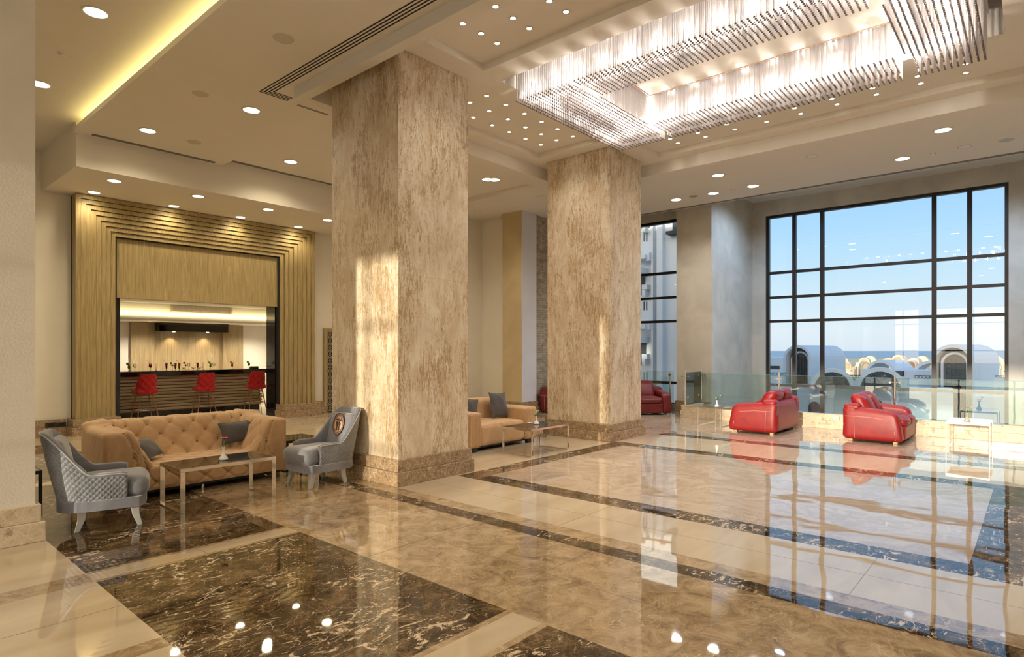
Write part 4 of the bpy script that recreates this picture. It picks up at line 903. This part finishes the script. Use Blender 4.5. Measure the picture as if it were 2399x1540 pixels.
red_seat((12.33, 2.10, 0), 0, 1.46, 2, 'red_leather', 'bright red leather loveseat facing the white table')
red_seat((13.42, 7.32, 0), R(-42), 1.06, 1, 'shaded_red_leather', 'shaded red armchair at the narrow window beyond the far gold column', 'stitch')
red_seat((12.54, 8.95, 0), 0, 1.45, 2, 'shaded_red_leather', 'shaded red sofa before the stone wall, nearly hidden by the far gold column')

# ------------------------------------------------------------------ tables
def low_table(loc, lx, ly, hz, top_mat, frame_mat, label, bar=0.032, along='x', ft=0.035, th=0.012, loops='x'):
    c = empty('coffee_table', loc, 0, label, 'table'); hx, hy = lx / 2, ly / 2
    MB().box(-hx + 0.008, hx - 0.008, -hy + 0.008, hy - 0.008, hz - 0.012, hz - 0.002).build('table_top', top_mat, c)
    b = MB()
    b.box(-hx, hx, -hy, -hy + 0.008, hz - ft, hz); b.box(-hx, hx, hy - 0.008, hy, hz - ft, hz); b.box(-hx, -hx + 0.008, -hy + .008, hy - .008, hz - ft, hz); b.box(hx - 0.008, hx, -hy + .008, hy - .008, hz - ft, hz)
    bevel(b.build('top_frame', frame_mat, c), 0.0015)
    for s in (-1, 1):
        if loops == 'x':     # a loop at each end of x
            x0, x1 = sorted((s * hx, s * (hx - bar)))
            for t_ in (-1, 1): y0, y1 = sorted((t_ * hy, t_ * (hy - th))); bevel(MB().box(x0, x1, y0, y1, 0, hz - ft).build('leg', frame_mat, c), 0.0015)
            bevel(MB().box(x0, x1, -hy + th, hy - th, 0, th).build('floor_rail', frame_mat, c), 0.0015)
        else:
            y0, y1 = sorted((s * hy, s * (hy - bar)))
            for t_ in (-1, 1): x0, x1 = sorted((t_ * hx, t_ * (hx - th))); bevel(MB().box(x0, x1, y0, y1, 0, hz - ft).build('leg', frame_mat, c), 0.0015)
            bevel(MB().box(-hx + th, hx - th, y0, y1, 0, th).build('floor_rail', frame_mat, c), 0.0015)
    return c
low_table((2.725, 6.385, 0), 0.95, 0.53, 0.425, 'black_glass', 'chrome', 'chrome coffee table with black glass top before the tufted sofa', 0.045, ft=0.035, th=0.014)
low_table((7.235, 5.80, 0), 0.93, 0.57, 0.41, 'black_glass', 'chrome', 'chrome coffee table with black glass top before the channelled loveseat', 0.032, ft=0.03, th=0.014)
low_table((8.36, 6.98, 0), 0.50, 0.62, 0.40, 'black_glass', 'rim_metal', 'small brass side table between the tan loveseat and the far column', 0.03, ft=0.035, th=0.014)
low_table((12.10, 0.815, 0), 0.86, 0.55, 0.43, 'white_top', 'chrome', 'thin chrome table with bright white top before the right red loveseat', 0.013, ft=0.03, th=0.013, loops='y')
low_table((12.45, 5.07, 0), 0.92, 0.52, 0.40, 'rail_glass', 'chrome', 'chrome table with clear glass top left of the red loveseat', 0.013, ft=0.012, th=0.013, loops='y')
low_table((4.16, 7.46, 0), 0.50, 0.50, 0.40, 'black_glass', 'black_matt', 'small black side table between the tufted sofa and the emblem armchair', 0.03, th=0.014)
low_table((1.14, 7.34, 0), 0.50, 0.50, 0.42, 'black_glass', 'black_matt', 'small black side table behind the left grey armchair', 0.03, th=0.014)

def vase(loc, kind, label, mat='white_ceramic'):
    c = empty('flower_vase', loc, 0, label, 'vase')
    MB().lathe([(0, 0.002), (0.040, 0.002), (0.045, 0.010), (0.038, 0.028), (0.018, 0.055), (0.0125, 0.085), (0.013, 0.125), (0.0165, 0.132), (0.013, 0.132), (0.010, 0.10), (0.0, 0.09)], n=24).build('vase_body', mat, c)
    def leaf(p, d, l, w):
        b = MB(); p = Vector(p); d = Vector(d).normalized(); s = d.cross(Vector((0.3, 0.2, 1))).normalized(); b.add([p, p + d * l * .4 + s * w, p + d * l, p + d * l * .4 - s * w, p + d * l * .45 + Vector((0, 0, w * .5))], [(0, 1, 4), (1, 2, 4), (2, 3, 4), (3, 0, 4)], 0, True); return b
    def bloom(p, r, mt, name, n=9, up=0.5):
        b = MB()
        for k in range(n):
            a = 2 * PI * k / n; d = Vector((math.cos(a), math.sin(a), up)); l = leaf(p, d, r, r * 0.32); b.add(l.v, l.f, 0, True)
        fl = b.build(name, mt, c); MB().rbox(p, (r * .4, r * .4, r * .3), r * .15, 4).build('flower_centre', 'drink_yellow' if mt != 'petal_red' else 'drink_dark', fl)
    if kind == 'gerbera':
        st = MB().tube([(0, 0, 0.09), (0.004, 0, 0.16), (0.010, 0.004, 0.215)], 0.0028, 6).build('stem', 'stem_green', c); bloom((0.010, 0.004, 0.217), 0.042, 'petal_red', 'bloom', 14, 0.35)
    elif kind == 'lily':
        MB().tube([(0, 0, 0.09), (0.004, 0, 0.18)], 0.003, 6).build('stem', 'leaf_green', c); bloom((0.004, 0, 0.18), 0.062, 'petal_white', 'bloom', 6, 1.1); bloom((-0.02, 0.012, 0.165), 0.035, 'petal_white', 'bloom', 5, 1.3)
        b = MB()
        for d in ((1, .2, .5), (-1, .3, .6), (.3, -1, .5), (-.4, 1, .4)): l = leaf((0, 0, 0.13), d, 0.06, 0.012); b.add(l.v, l.f)
        b.build('leaves', 'leaf_green', c)
    else:
        MB().tube([(0, 0, 0.09), (0.01, -0.01, 0.16), (0.05, -0.05, 0.225)], 0.003, 6).build('stem', 'leaf_green', c); bloom((0.05, -0.05, 0.222), 0.03, 'petal_pink' if kind == 'rose' else 'petal_white', 'bloom', 9, 1.2); bloom((-0.012, 0.012, 0.17), 0.024, 'petal_pink' if kind == 'rose' else 'petal_white', 'bloom', 7, 1.2)
        b = MB()
        for d in ((1, .2, .5), (-1, .6, .5), (.3, -1, .3), (-.4, 1, .4), (.2, -.3, 1.2)): l = leaf((0, 0, 0.14), d, 0.055, 0.012); b.add(l.v, l.f)
        b.build('leaves', 'leaf_green', c)
vase((2.74, 6.325, 0.423), 'gerbera', 'small white vase with a red flower on the table before the tufted sofa')
vase((7.30, 5.85, 0.408), 'lily', 'small white vase with a white lily on the table before the loveseat')
vase((11.95, 0.84, 0.428), 'rose', 'small taupe vase with a pale rose on the white table', 'taupe_ceramic')
vase((12.13, 4.97, 0.398), 'white', 'small white vase on the clear glass table beside the left red loveseat')

# ------------------------------------------------------------------ bar stools and drinks
def stool(loc, rz, label):
    c = empty('bar_stool', loc, rz, label, 'bar stool')
    # back faces -y (towards the lobby)
    acc_ = []
    def tf(u, v, p):
        a, q = u / 0.155, v / 0.155; d1 = abs((a + q) - round(a + q)); d2 = abs((a - q) - round(a - q)); return 0.014 - 0.018 * math.exp(-min(d1, d2) / 0.07) - 0.040 * math.exp(-math.hypot(d1, d2) / 0.16)
    nu, nv = 49, 25
    def surf(u, v, off):       # u: -1..1 around the back, v: 0..1 up
        ang = u * R(78); rr = 0.215 + 0.02 * v + off; z = 0.60 + v * 0.43 * (1 - 0.42 * smooth((abs(u) - 0.55) / 0.45)); lean_ = 0.05 * v
        return Vector((rr * math.sin(ang) * (1 - 0.10 * v), -rr * math.cos(ang) + 0.02 - lean_, z))
    outer = []; inner = []
    for i in range(nu):
        for j in range(nv):
            u, v = 2 * i / (nu - 1) - 1, j / (nv - 1); edge = min(1, (1 - v) / 0.06, (1 - abs(u)) / 0.05); outer.append(surf(u, v, tf(u * 0.30, v * 0.43 + 0.03, None) * edge - 0.02 * (1 - edge)))
            inner.append(surf(u, v, -0.045 + 0.02 * (1 - edge)))
    b = MB(); b.grid(outer, nu, nv, flip=False); b.grid(inner, nu, nv, flip=True)
    for i in range(nu - 1): a, q = i * nv + nv - 1, (i + 1) * nv + nv - 1; b.add([outer[a], outer[q], inner[q], inner[a]], [(0, 1, 2, 3)], 0, True)
    b.build('backrest', 'red_velvet', c)
    MB().tube([surf(2 * i / 24 - 1, 0.99, 0.0) for i in range(25)], 0.006, 6).build('piping', 'red_velvet', c)
    MB().rbox((0, 0.03, 0.645), (0.43, 0.44, 0.11), 0.05, 10, (0, 0, 0.02)).build('seat', 'red_velvet', c)
    ring = []
    for sx in (-1, 1):
        for sy in (-1, 1):
            lg = MB().tube([(sx * 0.12, sy * 0.11 + 0.02, 0.60), (sx * 0.205, sy * 0.19 + 0.02, 0.10)], 0.013, 10, rr=[0.015, 0.0115]).build('leg', 'leg_wood', c)
            MB().tube([(sx * 0.205, sy * 0.19 + 0.02, 0.10), (sx * 0.222, sy * 0.205 + 0.02, 0.0)], 0.0115, 10).build('leg_tip', 'chrome', lg)
    MB().tube([(0.235 * math.cos(k * PI / 16), 0.22 * math.sin(k * PI / 16) + 0.02, 0.235) for k in range(32)], 0.008, 8, closed=True).build('foot_ring', 'chrome', c)
stool((4.77, 15.02 - 0.05, 0), R(2), 'left red tufted bar stool at the bar counter'); stool((6.06, 15.02, 0), R(-3), 'middle red tufted bar stool at the bar counter'); stool((7.30, 15.0, 0), R(-8), 'right red tufted bar stool at the bar counter')
def drink(px, Y, kind, liquid, label, straw=False, garnish=None, fill=1.0):
    p = at_y(px, 868, Y); c = empty('cocktail_glass' if liquid else 'empty_glass', (p.x, Y, 1.075), 0, label, 'glass')
    prof = {'wine': [(0.030, 0.002), (0.004, 0.006), (0.004, 0.07), (0.026, 0.085), (0.034, 0.115), (0.027, 0.17)], 'tall': [(0.026, 0.002), (0.012, 0.012), (0.010, 0.02), (0.020, 0.05), (0.024, 0.10), (0.029, 0.185)],
            'martini': [(0.032, 0.002), (0.004, 0.006), (0.004, 0.09), (0.058, 0.15)], 'coupe': [(0.03, 0.002), (0.004, 0.006), (0.004, 0.03), (0.045, 0.045), (0.048, 0.065)], 'hurricane': [(0.030, 0.002), (0.005, 0.01), (0.006, 0.05), (0.028, 0.075), (0.022, 0.12), (0.032, 0.175)]}[kind]
    MB().lathe(prof, n=14).build('glass_bowl', 'drink_glass', c)
    if liquid:
        k0 = next(i for i, q in enumerate(prof) if q[0] > 0.012 and i > 0 and q[1] > 0.02); lp = [(0, prof[k0 - 1][1] + 0.004)] + [(q[0] * 0.93, q[1]) for q in prof[k0:]]; lp[-1] = (lp[-1][0] * 0.97, lp[-1][1] - 0.018); lp.append((0, lp[-1][1]))
        MB().lathe(lp, n=14).build('drink', 'drink_' + liquid, c)
    if straw: MB().tube([(0, 0, 0.12), (-0.03, 0, 0.215), (-0.075, 0, 0.25)], 0.0035, 5).build('straw', 'petal_red', c)
    if garnish: MB().rbox((-0.03, 0, 0.175), (0.05, 0.012, 0.045), 0.006, 4).build('garnish', garnish, c)
D = [(302, 15.75, 'hurricane', 'yellow', 'yellow and orange cocktail at the left end of the bar', False, 'leaf_green'), (316, 15.78, 'wine', None, 'empty wine glass beside the yellow cocktail'), (352, 15.75, 'wine', 'red', 'red cocktail with a long pink straw near the left stool', True),
     (366, 15.78, 'tall', None, 'empty tall glass right of the red straw cocktail'), (390, 15.95, 'tall', 'red', 'dark red tall drink with a straw left of the bar middle', True), (404, 15.75, 'martini', 'green', 'green cocktail in a wide martini glass', False, 'leaf_green'), (411, 15.85, 'tall', 'red', 'small red drink next to the green martini'),
     (420, 15.72, 'tall', 'orange', 'tall orange cocktail with a bent straw', True), (430, 15.9, 'coupe', 'green', 'low green drink beside the tall orange one'), (435, 15.75, 'martini', 'red', 'red martini with garnish in the bar middle', False, 'petal_red'), (442, 15.9, 'wine', None, 'empty wine glass in the bar middle'),
     (453, 15.75, 'coupe', 'dark', 'low dark drink left of the red tall one'), (463, 15.85, 'tall', 'red', 'red tall drink between two low dark drinks'), (468, 15.72, 'coupe', 'dark', 'low dark drink right of the red tall one'), (476, 15.85, 'tall', None, 'empty tall glass right of the low dark drinks'),
     (493, 15.75, 'hurricane', 'yellow', 'yellow-green cocktail with straw right of the middle stool', True, 'drink_green'), (501, 15.9, 'wine', None, 'empty glass right of the yellow-green cocktail'), (544, 15.75, 'hurricane', 'orange', 'orange cocktail with straw left of the right stool', True, 'drink_orange'), (583, 15.75, 'wine', 'green', 'green cocktail with leaf garnish at the right end of the bar', False, 'leaf_green')]
for d in D: drink(*d)
bx = empty('napkin_holder', (7.62, 15.75, 1.075), 0, 'dark box standing at the right end of the bar counter', 'box')
MB().box(-0.10, 0.10, -0.05, 0.05, 0, 0.055).build('box_body', 'black_gloss', bx); MB().box(-0.08, 0.08, -0.051, 0.03, 0.03, 0.06).build('dark_slot', 'panel_wood', bx)

# ------------------------------------------------------------------ outside: sea, desert, white vaulted resort
GZ = -8.0
MB().box(-60, 900, -1500, 1500, GZ - 1, GZ).build('ground_sand', 'ext_sand', kind='structure')
o = MB().add([(880, -15000, GZ + .3), (20000, -15000, GZ + .3), (20000, 15000, GZ + .3), (880, 15000, GZ + .3)], [(0, 1, 2, 3)]).build('sea', 'sea_water'); tag(o, 'blue sea along the horizon behind the white buildings', 'sea')
MB().box(-5.2, 17.4, -30, 40, 5.9, 9.4).build('wall_shade_block', 'ext_white', kind='structure')  # unseen block above the hotel, added to shade the near buildings
MB().box(-60, -5.2, -60, 60, -0.3, -0.02).build('ground_terrace', 'ext_paving', kind='structure')
def arch_poly(w, h, hs, n=14, x0=0.0):        # width, total height, spring height
    r = w / 2; rz = h - hs; return [(x0 - r, 0), (x0 - r, hs)] + [(x0 - r * math.cos(PI * k / n), hs + rz * math.sin(PI * k / n)) for k in range(1, n)] + [(x0 + r, hs), (x0 + r, 0)]
def ring_arch(b, w, h, hs, t, y0, y1, mi=0, n=16):
    o_, i_ = arch_poly(w, h, hs, n), arch_poly(w - 2 * t, h - t, hs, n); m = len(o_)
    v = [(a, y0, c) for a, c in o_] + [(a, y0, c) for a, c in i_] + [(a, y1, c) for a, c in o_] + [(a, y1, c) for a, c in i_]; f = []
    for k in range(m - 1): f += [(k, k + 1, m + k + 1, m + k), (2 * m + k, 3 * m + k, 3 * m + k + 1, 2 * m + k + 1), (k, 2 * m + k, 2 * m + k + 1, k + 1), (m + k, m + k + 1, 3 * m + k + 1, 3 * m + k)]
    b.add(v, f, mi, False)
def facing(p, off=0.0): return math.atan2(p.y, p.x) - PI / 2 + off          # rotation that turns local -y towards the camera's side
def tower(px, ptop, d, w, depth, label, off):
    p = at_d(px, ptop, d); h = p.z - GZ; c = empty('arched_tower', (p.x, p.y, GZ), facing(p, off), label, 'building')
    b = MB(); b.prism(arch_poly(w, h, h - w / 2), 0.7, depth, 0, 'y'); b.build('vaulted_body', 'ext_white', c)
    b = MB(); ring_arch(b, w, h, h - w / 2, w * 0.09, -0.1, 0.75); b.build('front_arch', 'ext_white', c)
    b = MB(); b.prism(arch_poly(w * 0.80, h - w * 0.10, h - w / 2), 0.55, 0.7, 0, 'y'); b.build('recess', 'ext_glassdark', c)
    b = MB(); ring_arch(b, w * 0.66, h - w * .22, h - w / 2 - 0.1, w * 0.06, 0.30, 0.7); b.build('window_surround', 'ext_white', c)
    b = MB(); b.prism(arch_poly(w * 0.54, h - w * .28, h - w / 2 - 0.1), 0.45, 0.6, 0, 'y'); b.build('dark_window', 'ext_dark', c)
    b = MB()
    for k in range(5): x = -w * .22 + k * w * .11; b.box(x - .03, x + .03, 0.38, 0.45, 1.0, h - w * 0.42)
    for k in range(24): z = 1.0 + k * (h - w * .42 - 1.0) / 24; b.tube([(-w * .24, .40, z), (0, .40, z + .25), (w * .24, .40, z)], 0.02, 4); b.tube([(-w * .24, .40, z + .25), (0, .40, z), (w * .24, .40, z + .25)], 0.02, 4)
    b.build('window_lattice', 'ext_iron', c)
    for sx in (-1, 1): MB().box(sx * w * 0.43 - w * .03, sx * w * .43 + w * .03, 0.2, 0.72, 0, h - w / 2).build('side_pillar', 'ext_village', c)
tower(1869, 809, 38, 1.75, 5.2, 'white vaulted tower with tall arched lattice window, left in the big window', R(-24))
tower(2232, 807, 36, 2.15, 4.6, 'white vaulted tower with arched lattice window, right in the big window', R(-17))
def fan(px, py, d, r, label):
    p = at_d(px, py, d); c = empty('fan_window', (p.x, p.y, p.z), facing(p), label, 'window')
    b = MB(); n = 24
    o_ = [(math.cos(PI * k / n) * (r * 1.25), math.sin(PI * k / n) * (r * 1.22)) for k in range(n + 1)]; i_ = [(math.cos(PI * k / n) * r, math.sin(PI * k / n) * r) for k in range(n + 1)]
    v = [(a, 0, q) for a, q in o_] + [(a, 0, q) for a, q in i_] + [(a, 1.5, q) for a, q in o_] + [(a, 1.5, q) for a, q in i_]; m = n + 1; f = []
    for k in range(n): f += [(k, k + 1, m + k + 1, m + k), (k, 2 * m + k, 2 * m + k + 1, k + 1), (m + k, m + k + 1, 3 * m + k + 1, 3 * m + k)]
    b.add(v, f); b.build('arch', 'ext_white', c)
    b = MB()
    for k in range(1, 22): a = PI * k / 22; b.tube([(r * .22 * math.cos(a), .3, r * .22 * math.sin(a)), (r * math.cos(a), .3, r * math.sin(a))], r * 0.011, 4)
    for q in (0.22, 0.5, 0.8): b.tube([(r * q * math.cos(PI * k / 24), .3, r * q * math.sin(PI * k / 24)) for k in range(25)], r * 0.011, 4)
    b.build('iron_grille', 'ext_iron', c)
    MB().add([(r * 0.98 * math.cos(PI * k / n), 1.4, r * 0.98 * math.sin(PI * k / n)) for k in range(n + 1)], [tuple(range(n + 1))]).build('pane', 'ext_pane', c)
    return c
fan(1950, 910, 33, 0.88, 'half-round window with radiating iron grille, left of the two'); fan(2062, 912, 32, 0.93, 'half-round window with radiating iron grille, right of the two')
def block(name, px0, px1, ptop, pbot, d, depth, mat, label, cat='building', arches=(), wins=(), yaw=0.0):
    p0, p1 = at_d(px0, ptop, d), at_d(px1, ptop, d); pc = (p0 + p1) / 2; w = (p1 - p0).length; zt = pc.z; zb = max(GZ, at_d(px0, pbot, d).z)
    c = empty(name, (pc.x, pc.y, zb), facing(pc, yaw), label, cat); h = zt - zb
    MB().box(-w / 2, w / 2, 0, depth, 0, h).build('wall', mat, c)
    for (a, wz, ww, wh) in arches: MB().prism([(x, z + wz * h) for x, z in arch_poly(ww * w, wh * h, wh * h - ww * w / 2 if wh * h > ww * w / 2 else wh * h * .3, 12, (a - .5) * w)], -0.06, 0.0, 0, 'y').build('arched_opening', 'ext_dark', c)
    for (a, wz, ww, wh) in wins: MB().box((a - .5) * w - ww * w / 2, (a - .5) * w + ww * w / 2, -0.05, 0.0, wz * h, (wz + wh) * h).build('window', 'ext_dark', c)
    return c
block('resort_wall', 1700, 2180, 903, 1150, 34.5, 1.0, 'ext_white', 'pale blue-white lower wall under the fan windows', arches=((0.44, 0.40, 0.05, 0.44), (0.70, 0.42, 0.06, 0.46), (0.24, .2, .04, .6)))
block('resort_wall', 2188, 2420, 884, 1150, 37.5, 1.0, 'ext_white', 'pale wall right of the fan windows', arches=((0.1, 0.3, 0.1, 0.4),))
block('resort_wall', 2030, 2185, 868, 960, 42, 3.0, 'ext_white', 'terrace wall between the fan windows and the right tower', wins=((0.5, .86, .12, .12),))
block('resort_wall', 1968, 2034, 885, 960, 38, 1.2, 'ext_white', 'short white parapet carrying the ring railing between the fan windows', wins=((0.5, .93, .06, .03),))
block('resort_house', 1780, 1850, 838, 960, 46, 6.0, 'ext_white', 'shaded white house at the left edge of the big window', wins=((0.5, 0.78, 0.3, 0.06),))
def railing(px0, px1, py, hpx, d, label):
    p0, p1 = at_d(px0, py, d), at_d(px1, py, d); c = empty('iron_railing', ((p0 + p1) / 2), facing((p0 + p1) / 2), label, 'railing'); w = (p1 - p0).length; h = hpx / F * d; b = MB()
    b.box(-w / 2, w / 2, -.04, .04, h * .82, h); b.box(-w / 2, w / 2, -.04, .04, 0, h * .12); k = max(3, int(w / (h * .9)))
    for i in range(k): x = -w / 2 + (i + .5) * w / k; b.tube([(x + h * .36 * math.cos(a * PI / 5), 0, h * .46 + h * .36 * math.sin(a * PI / 5)) for a in range(10)], h * .08, 4, closed=True)
    b.build('rail', 'ext_iron', c)
railing(1795, 1840, 880, 7, 37.5, 'black ring railing left of the left tower'); railing(1975, 2022, 885, 6, 38.2, 'black ring railing between the fan windows'); railing(2146, 2184, 888, 8, 36, 'black ring railing left of the right tower'); railing(2316, 2348, 885, 5, 37.4, 'black ring railing right of the right tower')
def vault(px, ptop, d, w, h, t, depth, label, yaw):
    p = at_d(px, ptop, d); c = empty('vault_arch', (p.x, p.y, p.z - h), facing(p, yaw), label, 'building'); b = MB(); ring_arch(b, w, h, h - w * .5, t, 0, depth); b.build('arch', 'ext_white', c)
    MB().box(-w / 2, -w / 2 + t, 0, depth, -6, 0).build('pier', 'ext_white', c); MB().box(w / 2 - t, w / 2, 0, depth, -6, 0).build('pier', 'ext_white', c); return c
vault(2062, 844, 50, 2.5, 1.5, 0.22, 3.0, 'open white vault above the right fan window', R(-28)); vault(2183, 845, 48, 3.0, 2.1, 0.22, 1.6, 'open white vault just left of the right tower', R(-20))
random.seed(11)
rows = (('far row', 205, 833, 8.8, (1965, 2030, 2095, 2160, 2345)), ('middle row', 150, 839, 5.6, (1975, 2033, 2091, 2149, 2330)), ('nearest row', 120, 846, 4.1, (1984, 2036, 2090, 2142, 2322, 2372)))
for rn, d, py, w, pxs in rows:
    for i, px in enumerate(pxs):
        py_h = py + random.choice((-1, 0, 1.5)); w_ = w * random.uniform(0.72, 0.82); p = at_d(px, py_h, d + random.uniform(-2, 2)); h = p.z - GZ; r_ = w_ * 0.30
        c = empty('village_house', (p.x, p.y, GZ), facing(p, R(random.choice((-12, -6, 8)))), ORD[i] + ' sunlit cream vaulted house from left in the ' + rn + ' of the distant village', 'house', 'distant village houses')
        vx = random.choice((-.18, .0, .16)) * w_
        b = MB(); b.prism(arch_poly(w_ * .56, h, h - r_, 14, vx), 0.0, w_ * .8, 0, 'y'); b.build('vaulted_body', 'ext_village', c)
        MB().box(-w_ * .5, w_ * .5, 0.25, w_ * .7, 0, h - r_ * random.uniform(1.0, 1.25)).build('wall', 'ext_village', c)
        b = MB(); ring_arch(b, w_ * .56, h - 0.02, h - r_ - .02, w_ * .045, -0.35, 0.02); b.v = [(a + vx, q, z) for a, q, z in b.v]; b.build('front_arch', 'ext_village', c)
        MB().prism(arch_poly(w_ * .40, h - r_ * .32, h - r_, 12, vx), -0.06, -0.01, 0, 'y').build('arched_opening', ['ext_village', 'ext_shade', 'ext_village', 'ext_village', 'ext_brick'][(i + len(rn)) % 5], c)
        MB().box(-w_ * .5, w_ * .5, -w_ * .30, 0.2, 0, h - r_ - w_ * .20).build('lower_storey', 'ext_village', c)
        for sx in (-.33, .0, .33):
            z = h - r_ - w_ * .34; MB().box(sx * w_ - w_ * .05, sx * w_ + w_ * .05, -w_ * .30 - .06, -w_ * .30 + .02, z, z + w_ * .07).build('window', 'ext_dark', c)
# white neighbouring building seen through the narrow window
nb = empty('white_building', (29.0, 14.0, GZ), 0, 'tall white building with stepped corbels seen through the narrow window', 'building')
MB().box(0, 6, -2.6, 8, 0, 24).build('wall', 'ext_white', nb)
def nbat(px, py, X=29.0): r = ray(px, py); t = X / r[0]; return r[1] * t - 14.0, EYE + r[2] * t - GZ
def nbox(name, px0, px1, py0, py1, prot, mat, back=0.0):
    y0, z0 = nbat(px0, py1); y1, z1 = nbat(px1, py0); y0, y1 = sorted((y0, y1)); z0, z1 = sorted((z0, z1)); MB().box(-prot, back, y0, y1, z0, z1).build(name, mat, nb)
nbox('pilaster', 1546, 1559, 524, 960, 0.35, 'ext_white'); nbox('pilaster', 1532, 1536, 480, 960, 0.3, 'ext_white')
for (a, b_, c_, d_) in ((1500, 1512, 505, 538), (1500, 1512, 646, 692), (1500, 1514, 801, 856), (1576, 1590, 470, 545)): nbox('window', a, b_, c_, d_, 0.03, 'ext_dark')
for y0 in (600, 760): nbox('corbel', 1500, 1526, y0, y0 + 12, 0.7, 'ext_white'); nbox('corbel', 1500, 1520, y0 + 30, y0 + 44, 0.9, 'ext_white'); nbox('corbel', 1522, 1532, y0 - 6, y0 + 14, 0.5, 'ext_white')
for y0 in (521, 668, 830): nbox('corbel', 1512, 1524, y0, y0 + 12, 0.4, 'ext_white'); nbox('corbel', 1512, 1520, y0 + 12, y0 + 26, 0.4, 'ext_white')
for y0 in (546, 707, 872):
    for x0 in (1508, 1514): nbox('slit', x0, x0 + 2.5, y0, y0 + 20, 0.02, 'ext_glassdark')
nbox('balcony_rail', 1570, 1590, 543, 553, 0.5, 'ext_iron'); nbox('wall_lamp', 1555, 1564, 505, 517, 0.3, 'ext_red')
tp = empty('light_mast', at_d(2296, 905, 45), 0, 'thin white pole standing right of the right tower', 'pole'); MB().tube([(0, 0, -3), (0, 0, 3.1)], 0.05, 6).build('mast', 'ext_white', tp)
